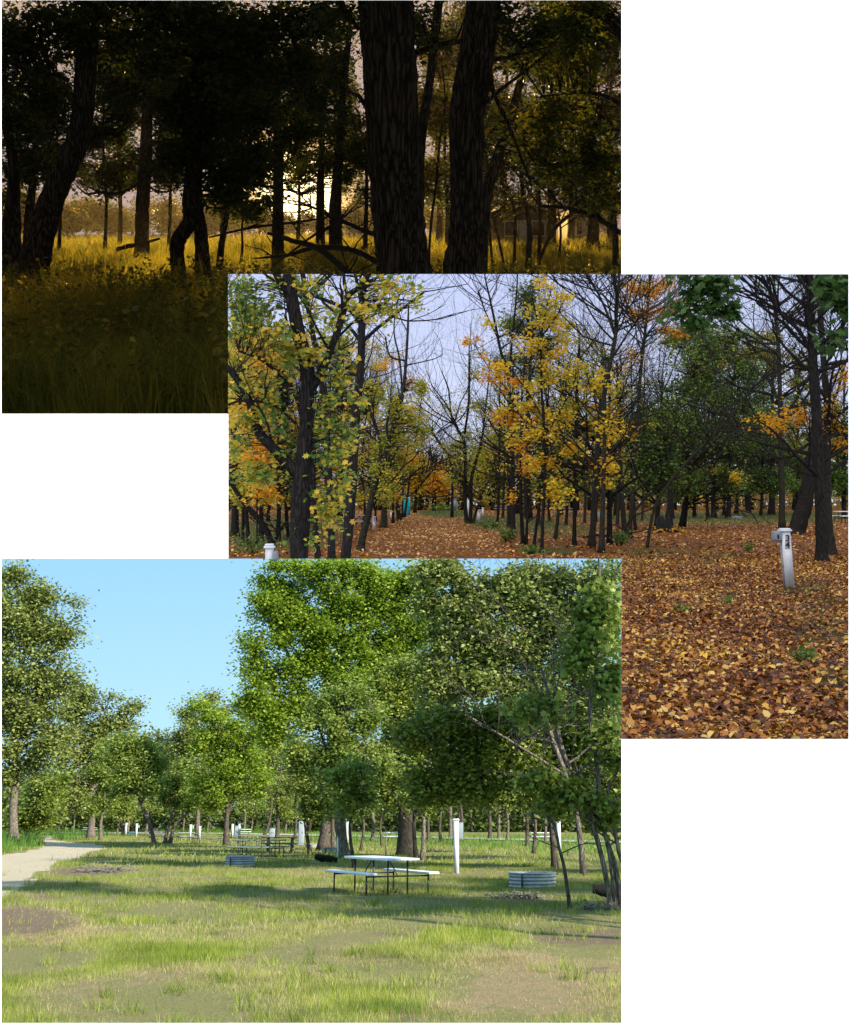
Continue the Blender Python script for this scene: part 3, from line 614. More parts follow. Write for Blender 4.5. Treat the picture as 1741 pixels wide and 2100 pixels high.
tree(S, 'ash_tree', 'low tree of several leaning grey trunks beside the camp tables', d=86, stems=[[(338, 1726, 8), (345, 1695, 7), (358, 1660, 5), (365, 1630, 3)], [(348, 1724, 8), (360, 1690, 6), (385, 1668, 4)], [(341, 1712, 6), (352, 1680, 4)]], blobs=[(370, 1600, 36, 30), (350, 1640, 32, 26), (392, 1640, 34, 28), (375, 1570, 26, 18)], n=150, lp=55, L=.22, cr=.6, leaf=L_SL, bark=BK_S, seed=6)
tree(S, 'ash_tree', 'bright green sunlit tree with a forked trunk in the middle of the lawn', d=79, stems=[[(465, 1730, 13), (464, 1695, 10), (466, 1660, 8), (461, 1600, 6), (455, 1540, 4)], [(466, 1668, 8), (478, 1640, 6), (486, 1590, 4), (500, 1540, 3)]], blobs=[(440, 1485, 48, 38), (480, 1500, 46, 40), (420, 1530, 40, 40), (500, 1550, 44, 44), (455, 1570, 58, 40), (410, 1600, 36, 32), (490, 1620, 48, 28), (440, 1640, 34, 20), (392, 1455, 22, 20), (530, 1590, 26, 44)], n=430, lp=60, L=.21, cr=.65, leaf=L_SB, bark=BK_SD, seed=7)
tree(S, 'ash_tree', 'pale green tree behind the bright lawn tree, topped by a thin spire', d=130, stems=[[(405, 1710, 8), (408, 1600, 6), (412, 1480, 3)]], blobs=[(405, 1470, 36, 40), (385, 1520, 44, 50), (520, 1450, 26, 34), (535, 1500, 30, 50), (440, 1452, 30, 22), (400, 1590, 44, 50), (350, 1540, 40, 40)], n=260, lp=50, L=.32, cr=1.1, leaf=L_SO, bark=BK_S, seed=8)
for i, (x, y, top, w_) in enumerate([(539, 1718, 1640, 7), (568, 1720, 1630, 9), (604, 1722, 1640, 6), (636, 1752, 1640, 8)]):
    lab = ['slim leaning tree just left of the brown-trunked one behind the grey tables', 'straight brown-trunked tree behind the weathered wooden table', 'thin dark trunk left of the tall pedestal box', 'slender forked sapling right of the tall pedestal box'][i]
    tree(S, 'tree', lab, group='slim camp trees', stems=[[(x, y, w_), (x + [12, 2, 3, -10][i], 1690, w_ * .8), (x + [18, 0, 2, -16][i], top, w_ * .55), (x + 10, top - 60, 2)]], blobs=[(x + 8, 1610, 40, 38), (x - 10, 1560, 36, 46), (x + 15, 1655, 34, 20)], n=130, lp=50, L=.2, cr=.6, leaf=[L_SL, L_SD, L_SL, L_SD][i], bark=BK_SD, seed=10 + i)
# tall group on the right
tree(S, 'ash_tree', 'tallest bright green sunlit tree filling the top middle above the white table', d=64, stems=[[(663, 1738, 22), (672, 1650, 18), (690, 1520, 15), (700, 1400, 12), (705, 1270, 8), (705, 1165, 5)], [(690, 1520, 10), (620, 1400, 7), (570, 1290, 4), (560, 1200, 3)], [(700, 1420, 9), (760, 1330, 7), (790, 1220, 4)], [(700, 1480, 8), (640, 1440, 5), (560, 1370, 4), (520, 1350, 2)]],
     blobs=[(560, 1200, 42, 52), (620, 1190, 52, 52), (700, 1190, 62, 60), (780, 1200, 60, 62), (840, 1190, 44, 50), (580, 1290, 62, 52), (520, 1345, 34, 26), (545, 1385, 30, 22), (660, 1290, 70, 62), (760, 1310, 72, 62), (840, 1300, 50, 70), (620, 1380, 60, 44), (700, 1410, 66, 48), (590, 1460, 55, 40), (560, 1510, 40, 32), (515, 1320, 22, 16), (600, 1242, 60, 34), (690, 1245, 60, 36), (770, 1252, 60, 36), (830, 1248, 50, 36), (720, 1360, 60, 40), (800, 1370, 50, 44), (640, 1335, 50, 34), (550, 1250, 40, 40), (885, 1190, 40, 50), (880, 1280, 44, 50), (850, 1370, 50, 40), (520, 1420, 34, 50), (560, 1440, 40, 40), (640, 1440, 50, 40), (740, 1430, 50, 36)], n=2150, lp=58, L=.21, cr=.72, leaf=L_SB, bark=BK_SD, twig=.035, seed=20)
tree(S, 'oak_tree', 'big pale-barked oak whose flared trunk stands left behind the white table', group='oaks of the camp', d=50, stems=[[(706, 1756, 27), (699, 1700, 20), (697, 1640, 17), (702, 1570, 14), (712, 1480, 9)], [(698, 1620, 9), (670, 1540, 6), (650, 1480, 4)], [(701, 1590, 9), (740, 1530, 6), (770, 1470, 4)]],
     blobs=[(710, 1425, 50, 34), (680, 1480, 50, 40), (745, 1480, 44, 42), (700, 1545, 62, 42), (650, 1560, 40, 44), (760, 1560, 44, 44), (690, 1612, 52, 30), (725, 1650, 40, 22)], n=430, lp=55, L=.17, cr=.5, leaf=L_SL, bark=BK_S, twig=.025, seed=21)
tree(S, 'oak_tree', 'thick dark-trunked oak straight behind the white table', group='oaks of the camp', d=54, stems=[[(833, 1750, 37), (832, 1700, 31), (830, 1640, 28), (826, 1560, 22), (830, 1480, 14), (840, 1380, 8)], [(828, 1600, 12), (870, 1520, 8), (900, 1440, 5)], [(827, 1580, 12), (790, 1500, 8), (770, 1420, 5)]],
     blobs=[(840, 1400, 70, 50), (800, 1450, 62, 50), (880, 1460, 62, 50), (840, 1520, 72, 44), (790, 1570, 52, 40), (870, 1590, 55, 40), (820, 1620, 50, 24), (930, 1400, 50, 50)], n=760, lp=55, L=.19, cr=.6, leaf=L_SD, bark=BK_SD, twig=.03, seed=22)
tree(S, 'oak_tree', 'wide dark green oak filling the upper right corner of the sunny view', group='oaks of the camp', d=34, stems=[[(1196, 1762, 12), (1184, 1680, 10), (1160, 1590, 9), (1128, 1500, 9), (1105, 1400, 8), (1120, 1270, 6), (1090, 1170, 3)], [(1125, 1490, 6), (1090, 1460, 5), (1062, 1420, 5), (1130, 1360, 6), (1115, 1270, 4), (1000, 1200, 3), (930, 1175, 2)], [(1160, 1590, 6), (1080, 1540, 5), (980, 1480, 4), (900, 1440, 3)], [(1090, 1370, 6), (1160, 1290, 5), (1200, 1200, 3)]],
     blobs=[(930, 1190, 60, 36), (1000, 1210, 60, 46), (1070, 1200, 66, 46), (1150, 1185, 60, 44), (1230, 1190, 56, 52), (950, 1290, 62, 50), (1030, 1300, 66, 52), (1110, 1310, 60, 52), (1190, 1290, 62, 56), (1250, 1310, 44, 60), (940, 1390, 60, 50), (1020, 1400, 66, 52), (1100, 1410, 60, 46), (1190, 1400, 62, 52), (1250, 1430, 40, 60), (900, 1170, 36, 30), (905, 1330, 44, 44), (890, 1420, 44, 30), (960, 1245, 60, 34), (1060, 1250, 60, 34), (1150, 1245, 60, 34), (980, 1345, 60, 34), (1080, 1350, 60, 34), (1180, 1350, 60, 34), (890, 1250, 40, 40)], n=1500, lp=50, L=.155, cr=.45, leaf=L_SO, bark=BK_S, twig=.022, bare=40, blen=2.4, blv=2, seed=23)
tree(S, 'oak_tree', 'low shaded oak with drooping branches over the tall white meter post', group='oaks of the camp', d=38, stems=[[(1138, 1762, 13), (1130, 1690, 11), (1110, 1600, 9), (1060, 1530, 6)], [(1115, 1610, 7), (1040, 1560, 5), (960, 1530, 3)], [(1112, 1600, 7), (1160, 1520, 5), (1200, 1470, 3)]],
     blobs=[(900, 1500, 66, 44), (980, 1490, 66, 46), (1060, 1490, 70, 44), (1140, 1490, 66, 44), (1220, 1500, 56, 46), (930, 1570, 66, 40), (1010, 1565, 66, 42), (1090, 1570, 70, 40), (1180, 1570, 62, 40), (1245, 1590, 36, 50), (960, 1625, 66, 26), (1050, 1625, 70, 26), (1140, 1630, 60, 28), (870, 1625, 46, 24), (1215, 1650, 52, 30)], n=1400, lp=46, L=.17, cr=.5, leaf=L_SD, bark=BK_SD, twig=.022, bare=34, blen=2.4, blv=2, seed=24)
tree(S, 'oak_tree', 'leaning many-stemmed oak at the right edge beside the black log', d=20.8, stems=[[(1253, 1843, 11), (1240, 1785, 10), (1222, 1713, 10), (1203, 1661, 10), (1186, 1614, 10), (1156, 1548, 10), (1138, 1474, 9), (1127, 1430, 8), (1110, 1370, 5)], [(1276, 1845, 11), (1261, 1775, 10), (1244, 1723, 9), (1230, 1663, 9), (1226, 1585, 9), (1215, 1511, 9), (1210, 1437, 9), (1222, 1382, 8), (1230, 1290, 7), (1230, 1200, 6), (1228, 1130, 4)], [(1262, 1838, 8), (1252, 1768, 8), (1236, 1700, 7), (1206, 1640, 5), (1180, 1570, 4)], [(1300, 1800, 9), (1273, 1760, 8), (1262, 1710, 8), (1248, 1661, 7), (1250, 1600, 5)], [(1213, 1511, 6), (1250, 1560, 5), (1290, 1600, 4)], [(1150, 1530, 4), (1090, 1510, 3), (1030, 1540, 1.5)], [(1170, 1580, 4), (1080, 1590, 3), (1000, 1580, 1.5)]],
     blobs=[(1230, 1240, 46, 60), (1190, 1340, 40, 34), (1250, 1400, 30, 60), (1110, 1440, 46, 26), (1170, 1620, 44, 26), (1250, 1540, 26, 46), (1240, 1670, 34, 26)], n=230, lp=36, L=.12, cr=.3, leaf=L_SD, bark=BK_S, twig=.012, bare=34, blen=1.2, blv=2, seed=25, shape=LOBE)
tree(S, 'sapling', 'thin bare-stemmed sapling curving up beside the big fire ring', d=20.6, stems=[[(1169, 1847, 8), (1158, 1785, 7), (1147, 1740, 6), (1138, 1700, 6), (1120, 1655, 4), (1100, 1610, 2)], [(1150, 1750, 3), (1200, 1730, 2), (1240, 1735, 1)], [(1147, 1740, 2), (1110, 1725, 1.5), (1080, 1712, .8)]], blobs=[(1095, 1600, 44, 18), (1130, 1640, 30, 14)], n=36, lp=30, L=.11, cr=.25, leaf=L_SD, bark=BK_SD, twig=.01, bare=9, blen=.7, blv=2, seed=26, shape=LOBE)
SS_ = [(682, 1741, 9, 0), (727, 1780, 7, -10), (763, 1726, 8, 3), (740, 1745, 6, 6), (853, 1760, 9, -4), (866, 1765, 9, 3), (878, 1727, 7, 0), (904, 1727, 7, -2), (924, 1719, 8, 0), (946, 1722, 7, 2), (1004, 1722, 8, 1), (1024, 1722, 7, -1), (1081, 1735, 8, 0), (1094, 1750, 7, 4), (1040, 1726, 6, 2), (660, 1722, 6, 3), (783, 1735, 5, -3), (1118, 1730, 6, 1)]
SO_ = order([q[0] for q in SS_])
for i, (x, y, w_, ln) in enumerate(SS_):
    tree(S, 'young_tree', '%s slim dark trunk from the left in the shade behind the tables and posts' % SO_[i], group='slim shaded trunks', stems=[[(x, y, w_), (x + ln, 1690, w_ * .85), (x - ln, 1630, w_ * .7), (x + ln * 2, 1560, w_ * .5)]], blobs=[(x + ln, 1600, 42, 34), (x - 8, 1640, 36, 18)], n=60, lp=38, L=.19, cr=.55, leaf=[L_SD, L_SL, L_SD][i % 3], bark=[BK_SD, BK_SD, BK_S][i % 3], seed=30 + i, bare=5, blen=1.6, blv=2)
FF_ = [(240, 3), (262, 4), (300, 4), (375, 3), (402, 4), (425, 3), (500, 4), (515, 3), (120, 3), (150, 3), (585, 4), (620, 4), (252, 6)]
FO_ = order([q[0] for q in FF_])
for i, (x, r) in enumerate(FF_):
    tree(S, 'young_tree', '%s far pale trunk from the left at the dark edge of the wood' % FO_[i], group='far trunks at the wood edge', d=150 + 12 * (i % 4), stems=[[(x, 1709, r), (x + 3, 1670, r * .8), (x - 2, 1620, r * .6)]], blobs=[(x, 1625, 30, 30), (x + 6, 1660, 30, 18)], n=34, lp=40, L=.4, cr=1.1, leaf=[L_SD, L_SO][i % 2], bark=BK_S, seed=60 + i)
def belt(S, name, label, d0, d1, prof, m, bark, n, lp, L, cr, seed, trunks=60, tw=.25, ylow=8):
    rng = np.random.default_rng(seed); xs = np.array([p[0] for p in prof]); tops = np.array([p[1] for p in prof]); g = G(); gt = G(); C = []
    while len(C) < n:
        x = rng.uniform(xs[0], xs[-1]); d = rng.uniform(d0, d1); top = np.interp(x, xs, tops) + rng.uniform(0, 30); lo = S.hor + ylow
        C.append(S.pt(x, lo - (lo - top) * rng.uniform(0, 1) ** 1.35, d))
    C = np.array(C); k = rng.poisson(lp, n); C = np.repeat(C, k, 0) + rng.normal(0, cr, (k.sum(), 3)) * np.array((1, 1, .7)); C = C[C[:, 2] > -H]
    addleaves(S, g, leaves(rng, C, L), np.zeros(3))
    for i in range(trunks):
        x = rng.uniform(xs[0], xs[-1]); d = rng.uniform(d0 * .96, d1); b = S.base(x, d); h = rng.uniform(5, 9); gt.tube([b, b + (rng.normal(0, .4), 0, h * .5), b + (rng.normal(0, .8), 0, h)], [tw, tw * .8, tw * .4], 6)
    root = emp(S, name, (0, 0, 0), label, 'woods'); root['kind'] = 'stuff'
    out(S, 'foliage', g, m, root, doclip=False, smooth=False); out(S, 'trunks', gt, bark, root); fixroot(root)
    for c in root.children: c['kind'] = 'stuff'
def fixroot(root):
    for c in root.children: c.location = (0, 0, 0); c.rotation_euler = (0, 0, 0)
    b = Vector(root.location)
belt(SUM, 'far_woods', 'dense dark green wood closing off the far side of the sunny camp', 190, 260, [(-80, 1600), (0, 1620), (110, 1560), (200, 1600), (300, 1500), (340, 1505), (420, 1520), (560, 1470), (700, 1560), (860, 1560), (1000, 1580), (1330, 1560)], FAR_S, BK_SD, 2600, 46, .85, 1.8, 5, 90, .3)
SH_ = [(9.5, 13, 6.5, 1.9), (14, 9, 9.5, 1.9), (20, 12, 12.5, 2.4), (25, 16, 14.5, 2.6), (22, 8, 17, 2.4), (31, 20, 18, 3.2), (31, 14, 22, 3.0), (12, 9, 10.5, 2.4), (17, 8, 12, 2.6), (19, 9, 11.5, 2.4), (10.5, 8, 12.2, 2.0), (24, 12, 20, 3.0), (30, 18, 22, 3.4), (20, 14, 21, 3.0), (27, 10, 17, 2.8)]  # unseen oaks added beyond the right edge to cast shade on the lawn
for i, (x, d, hh, r_) in enumerate(SH_):
    px = CX + x / d * FOC; k = FOC / d
    tree(SUM, 'oak_tree', ORD[i] + ' unseen oak added outside the right edge of the sunny view for lawn shade', group='unseen oaks added for lawn shade', d=d, stems=[[(px, 1688 + H * k, .35 * k), (px + 5, 1688 - 1 * k, .28 * k), (px - 10, 1688 - (hh - 2) * k, .15 * k)]], blobs=[(px, 1688 - (hh - H) * k, r_ * k, r_ * .8 * k)], n=90, lp=60, L=.16, cr=.6, leaf=L_SD, bark=BK_S, doclip=False, seed=90 + i)
# ---------------- autumn wood
S = AUT
tree(S, 'maple_tree', 'big dark forked maple in the left foreground with large green and yellow leaves', d=16.5, stems=[
 [(613, 1232, 40), (613, 1146, 37), (616, 1036, 42), (620, 980, 40), (627, 896, 31), (629, 826, 28), (630, 761, 30), (613, 685, 28), (599, 615, 26), (594, 540, 24)],
 [(636, 800, 20), (652, 775, 17), (669, 738, 16), (689, 688, 14), (706, 632, 14), (714, 606, 12), (735, 590, 11), (762, 555, 9)], [(713, 610, 8), (706, 580, 7), (705, 550, 6)], [(606, 650, 12), (588, 605, 11), (574, 575, 10), (566, 545, 9)],
 [(622, 985, 22), (602, 963, 26), (568, 927, 22), (532, 887, 20), (512, 826, 17), (490, 783, 14), (462, 748, 11)], [(504, 800, 7), (480, 770, 6)], [(600, 800, 6), (570, 765, 7), (530, 735, 6), (490, 720, 5)], [(608, 870, 5), (560, 830, 6), (500, 822, 5), (466, 830, 4)]],
 blobs=[(520, 610, 50, 50), (560, 660, 60, 50), (500, 700, 40, 50), (560, 740, 60, 44), (520, 800, 55, 44), (640, 590, 44, 28), (700, 640, 40, 40), (690, 740, 50, 40), (700, 800, 44, 36), (560, 860, 60, 40), (500, 880, 40, 50), (660, 870, 44, 36), (670, 930, 50, 44), (700, 990, 40, 30), (660, 1040, 36, 40), (690, 1060, 26, 30), (560, 960, 50, 30), (640, 1110, 30, 20), (520, 960, 44, 40), (790, 590, 60, 24), (740, 640, 30, 30), (500, 600, 34, 40), (500, 660, 34, 40), (590, 720, 40, 40)], n=330, lp=14, L=.085, cr=.22, leaf=L_AM, bark=BK_A, twig=.012, bare=30, blen=.9, blv=2, shape=LOBE, seed=101, sides=14)
tree(S, 'elm_tree', 'tall straight dark trunk second from the left beside the forked maple', group='big trunks left of the track', d=24, stems=[[(707, 1162, 24), (709, 1140, 21), (717, 1050, 22), (722, 966, 22), (731, 840, 18), (739, 755, 16), (742, 671, 15), (743, 609, 13), (752, 575, 10), (760, 540, 8)], [(742, 625, 8), (731, 575, 7), (726, 545, 6)], [(742, 670, 6), (716, 637, 6), (690, 640, 4)]], blobs=[(800, 600, 60, 30), (770, 640, 40, 40)], n=40, lp=20, L=.09, cr=.3, leaf=L_AYG, bark=BK_A, bare=26, blen=1.8, blv=3, seed=102, bfrom=.45, sides=12)
tree(S, 'elm_tree', 'slender dark trunk between the forked maple and the tall straight elm', group='big trunks left of the track', d=25.5, stems=[[(680, 1155, 17), (678, 1064, 15), (671, 896, 13), (661, 797, 12), (644, 699, 11), (630, 620, 11), (618, 545, 10)]], blobs=[(660, 650, 40, 50), (700, 700, 30, 40)], n=30, lp=25, L=.09, cr=.3, leaf=L_AYG, bark=BK_A, bare=16, blen=1.5, blv=3, seed=103)
tree(S, 'elm_tree', 'thin dark trunk hard against the right side of the forked maple', d=26, stems=[[(653, 1152, 14), (648, 1100, 13), (642, 1000, 11), (645, 900, 9), (655, 820, 7)]], bare=10, blen=1.2, blv=2, bark=BK_A, leaf=L_AM, seed=104)
tree(S, 'ash_tree', 'tree with a curved forked trunk at the left edge of the leafy track', d=31.7, stems=[[(739, 1131, 18), (744, 1100, 15), (753, 1064, 14), (763, 1015, 12), (773, 980, 12), (784, 952, 11), (802, 890, 9), (824, 817, 8), (832, 750, 6), (836, 680, 5), (838, 620, 3)], [(778, 965, 8), (780, 910, 7), (768, 868, 7), (753, 826, 6), (748, 780, 5)], [(832, 740, 4), (800, 730, 4), (790, 690, 3)], [(825, 815, 4), (820, 740, 4), (808, 680, 3), (815, 620, 2.5), (830, 580, 2)]],
 blobs=[(800, 830, 44, 44), (850, 860, 38, 44), (810, 900, 40, 30), (770, 960, 26, 20), (790, 1010, 28, 24), (760, 800, 30, 30), (860, 800, 26, 26)], n=170, lp=26, L=.10, cr=.32, leaf=L_AYG, bark=BK_AG, bare=18, blen=1.7, blv=3, seed=105, bfrom=.5)
tree(S, 'ash_tree', 'short stout trunk with green leaves behind the curved ash at the track', d=57, stems=[[(787, 1083, 15), (788, 1050, 12), (791, 1015, 9), (796, 960, 6), (800, 900, 4)]], blobs=[(800, 1000, 34, 26), (785, 940, 34, 40), (820, 940, 26, 36)], n=70, lp=30, L=.15, cr=.5, leaf=L_AM, bark=BK_AG, bare=14, blen=2.5, blv=3, seed=106)
tree(S, 'ash_tree', 'dark curving trunk nearest the turquoise toilet', d=76, stems=[[(820, 1069, 11), (815, 1040, 9), (806, 1000, 8), (803, 950, 5), (815, 890, 3)]], blobs=[(820, 920, 40, 40), (840, 960, 30, 30)], n=70, lp=26, L=.18, cr=.6, leaf=L_AYG, bark=BK_A, bare=12, blen=3, blv=3, seed=107)
tree(S, 'ash_tree', 'thin slanting tree in front of the turquoise toilet', d=88, stems=[[(829, 1062, 5), (838, 1000, 4.5), (847, 930, 4), (858, 870, 3), (866, 800, 2)], [(825, 1062, 4), (826, 1000, 4), (828, 930, 3)]], blobs=[(865, 840, 30, 34), (850, 900, 26, 30)], n=44, lp=24, L=.2, cr=.6, leaf=L_AY, bark=BK_A, bare=16, blen=4, blv=3, seed=108)
tree(S, 'elm_tree', 'crooked dark tree leaning left in the lower left beside the white post', d=34, stems=[[(560, 1123, 14), (546, 1087, 13), (525, 1058, 12), (504, 1036, 11), (478, 997, 9), (460, 960, 7)], [(556, 1110, 6), (575, 1085, 5), (590, 1070, 4)]], blobs=[(500, 960, 40, 30)], n=24, lp=24, L=.12, cr=.4, leaf=L_AY, bark=BK_A, bare=8, blen=1.6, blv=3, seed=109)
LT_ = [(482, 43, 17, 0), (498, 37, 7, 0), (511, 35.5, 9, -6), (535, 39, 11, 1), (570, 39, 10, 2), (527, 33, 4, 0), (592, 40, 7, -6), (670, 45, 7, 4), (700, 50, 7, 0), (745, 62, 6, 3), (770, 70, 5, 0), (588, 60, 8, 0), (640, 66, 7, 3), (550, 70, 8, 0), (480, 66, 7, 0), (720, 80, 8, 0), (692, 74, 6, 2), (806, 68, 6, 0), (610, 52, 7, 2), (760, 90, 6, 0)]
LO_ = order([q[0] for q in LT_])
for i, (x, d, w_, ln) in enumerate(LT_):
    tree(S, 'young_tree', '%s slim dark trunk from the left in the yellow wood left of the track' % LO_[i], group='slim trunks left of the track', d=d, stems=[[(x, S.hor + 3300 / d, w_), (x + ln, 1030, w_ * .8), (x - ln, 950, w_ * .6), (x + ln * 2, 850, w_ * .4)]], blobs=[(x + 10, 930, 46, 44), (x - 14, 850, 44, 50), (x + 8, 1010, 46, 26), (x, 740, 40, 60)], n=130, lp=18, L=.14, cr=.45, leaf=[L_AY, L_AM, L_AYG, L_AY, L_AG, L_AO][i % 6], bark=BK_A, bare=12, blen=2.2, blv=3, seed=120 + i)
tree(S, 'ash_tree', 'dark tree dividing into three upright stems where the track bends', d=66, stems=[[(958, 1078, 9), (954, 1036, 8), (954, 980, 7), (953, 910, 6), (935, 875, 5), (925, 850, 4), (920, 800, 3), (905, 760, 2)], [(964, 1078, 8), (966, 1030, 7), (967, 980, 7), (986, 910, 5), (992, 868, 4), (1000, 800, 3), (1005, 740, 2)], [(970, 1078, 6), (976, 1050, 5), (990, 1010, 4), (1003, 985, 3)], [(953, 890, 5), (961, 826, 5), (962, 755, 4), (962, 700, 2)], [(940, 880, 4), (915, 830, 3), (885, 790, 2)]],
 blobs=[(940, 900, 40, 40), (975, 830, 34, 60), (950, 960, 44, 40), (1000, 900, 36, 46), (930, 820, 30, 36), (985, 760, 26, 40), (985, 1000, 30, 22)], n=190, lp=17, L=.15, cr=.6, leaf=L_AYG, bark=BK_A, bare=26, blen=3.2, blv=3, seed=140, up=.35, spread=.35, bfrom=.4)
tree(S, 'dead_tree', 'leafless leaning trunk between the far yellow trees above the track', d=90, stems=[[(927, 1040, 5), (926, 950, 6), (905, 915, 5), (888, 888, 4), (880, 870, 2)]], bare=8, blen=2.5, blv=2, bark=BK_A, leaf=L_AY, seed=141)
tree(S, 'bare_tree', 'tall leafless tree spreading in a V against the grey sky beside the track', d=58, stems=[[(1046, 1083, 12), (1044, 980, 9), (1046, 870, 8), (1042, 775, 7), (1026, 716, 6), (1014, 657, 5), (1004, 610, 4), (996, 575, 3), (990, 540, 2)], [(1045, 790, 5), (1048, 720, 5), (1055, 650, 4), (1060, 590, 3), (1062, 540, 2)], [(1024, 700, 4), (1000, 650, 3), (980, 600, 2)]], bare=30, blen=3.6, blv=4, bark=BK_A, leaf=None, seed=142, up=.5, spread=.33, bfrom=.5)
tree(S, 'oak_tree', 'dark green oak crown showing behind the tall yellow ash', d=80, stems=[[(1085, 1066, 12), (1082, 950, 10), (1084, 820, 8), (1090, 700, 5)]], blobs=[(1100, 610, 44, 36), (1060, 680, 36, 40), (1120, 680, 46, 44), (1080, 750, 50, 36)], n=160, lp=34, L=.24, cr=.9, leaf=L_AG, bark=BK_A, bare=10, blen=3, blv=2, seed=143)
tree(S, 'ash_tree', 'tall slender ash with the brightest yellow crown right of the track', d=30.5, stems=[[(1111, 1134, 8), (1113, 1064, 7), (1117, 980, 6), (1115, 868, 6), (1110, 783, 5), (1111, 685, 4), (1118, 640, 3), (1130, 600, 2)], [(1110, 690, 3), (1098, 640, 3), (1090, 600, 2)], [(1111, 690, 3), (1140, 650, 2.5), (1160, 610, 2)], [(1115, 860, 3), (1080, 800, 2.5), (1040, 750, 2)], [(1116, 900, 3), (1150, 840, 2.5), (1180, 790, 2)]],
 blobs=[(1140, 600, 36, 32), (1110, 640, 44, 30), (1150, 650, 40, 36), (1080, 700, 44, 28), (1140, 710, 44, 32), (1050, 760, 40, 26), (1110, 770, 44, 30), (1160, 780, 36, 34), (1060, 830, 44, 30), (1090, 880, 40, 24), (1045, 890, 28, 20), (1130, 860, 40, 34), (1160, 920, 36, 40), (1100, 950, 34, 22), (1010, 660, 20, 16), (1150, 1000, 30, 34), (1100, 1020, 26, 20)], n=250, lp=19, L=.115, cr=.25, leaf=L_AY, bark=BK_A, twig=.012, bare=18, blen=1.4, blv=2, seed=144)
tree(S, 'ash_tree', 'orange-leaved slender ash just left of the brightest yellow one', d=36, stems=[[(1073, 1117, 9), (1069, 1050, 7), (1068, 980, 6), (1070, 868, 5), (1071, 797, 4), (1080, 730, 3)], [(1079, 1117, 6), (1082, 1040, 5), (1083, 960, 4)], [(1070, 860, 3), (1040, 800, 2.5), (1000, 750, 2), (975, 710, 1.5)]], blobs=[(1040, 780, 44, 24), (1050, 840, 40, 28), (1085, 870, 40, 24), (1000, 770, 30, 18), (975, 700, 28, 14), (1070, 920, 30, 20), (985, 730, 20, 12), (1015, 860, 20, 20), (1070, 965, 40, 22), (1050, 1020, 22, 12)], n=100, lp=18, L=.12, cr=.26, leaf=L_AO, bark=BK_A, twig=.012, bare=18, blen=1.6, blv=3, seed=145)
tree(S, 'ash_tree', 'yellow-green slender ash just right of the brightest yellow one', d=34.7, stems=[[(1178, 1120, 9), (1178, 1036, 7), (1180, 896, 6), (1184, 769, 5), (1188, 694, 4), (1180, 660, 2)], [(1186, 740, 3), (1215, 700, 2), (1235, 670, 1.5)], [(1182, 850, 3), (1220, 800, 2), (1240, 770, 1.5)]], blobs=[(1190, 690, 44, 36), (1230, 720, 36, 36), (1180, 760, 44, 34), (1220, 790, 38, 30), (1180, 840, 44, 34), (1220, 870, 34, 36), (1190, 920, 40, 30), (1170, 985, 44, 22), (1220, 980, 40, 22), (1150, 1010, 30, 16)], n=170, lp=18, L=.115, cr=.26, leaf=L_AYG, bark=BK_A, twig=.012, bare=18, blen=1.6, blv=3, seed=146)
SAP = [(1052, 49, 11, 0, 5), (1041, 56, 4, 0, 4), (1093, 31.5, 7, 12, 6), (1138, 39.5, 8, 8, 4), (1212, 34.7, 14, 8, 1), (1233, 30.3, 12, 3, 0), (1250, 36, 12, 0, 1), (1283, 39.5, 12, -6, 3), (1160, 62, 7, 3, 3), (1198, 66, 7, 2, 2), (1020, 70, 6, 2, 3), (1105, 60, 8, 0, 3), (1128, 72, 6, -3, 4), (1265, 60, 8, 3, 3), (1303, 52, 8, -3, 2), (1222, 74, 7, 0, 1), (1030, 86, 6, 2, 3), (1074, 90, 6, 2, 0), (1180, 92, 6, 2, 0), (1316, 74, 6, 2, 2)]
LF = [L_AY, L_AO, L_AM, L_AYG, L_AY, L_AG, L_AYG]
PO_ = order([q[0] for q in SAP])
for i, (x, d, w_, ln, lf) in enumerate(SAP):
    tree(S, 'young_tree', '%s slim dark sapling from the left in the thicket right of the track' % PO_[i], group='slim saplings right of the track', d=d, stems=[[(x, S.hor + 3300 / d, w_), (x + ln, 1040, w_ * .85), (x + ln * 2, 940, w_ * .7), (x + ln * 2.5, 830, w_ * .5), (x + ln * 3, 740, w_ * .3)]], blobs=[(x + ln * 2, 960, 34, 40), (x + ln * 2 + 8, 880, 36, 44), (x + ln * 2.5 - 8, 800, 34, 40)], n=34, lp=14, L=.14, cr=.36, leaf=LF[lf], bark=[BK_A, BK_AG][i % 2], bare=18, blen=2.2, blv=3, seed=160 + i, bfrom=.3)
tree(S, 'bare_tree', 'tall nearly leafless tree with fine twigs rising above the saplings', d=33, stems=[[(1214, 1124, 13), (1218, 1036, 12), (1225, 924, 11), (1239, 811, 10), (1252, 740, 9), (1262, 690, 8), (1264, 643, 7), (1268, 590, 6), (1272, 540, 5)], [(1262, 690, 6), (1240, 630, 5), (1220, 590, 4), (1200, 555, 3)], [(1255, 735, 5), (1290, 680, 4), (1320, 640, 3)]], bare=80, blen=3.0, blv=4, bark=BK_AG, leaf=None, seed=190, up=.4, spread=.4, bfrom=.55, sides=8)
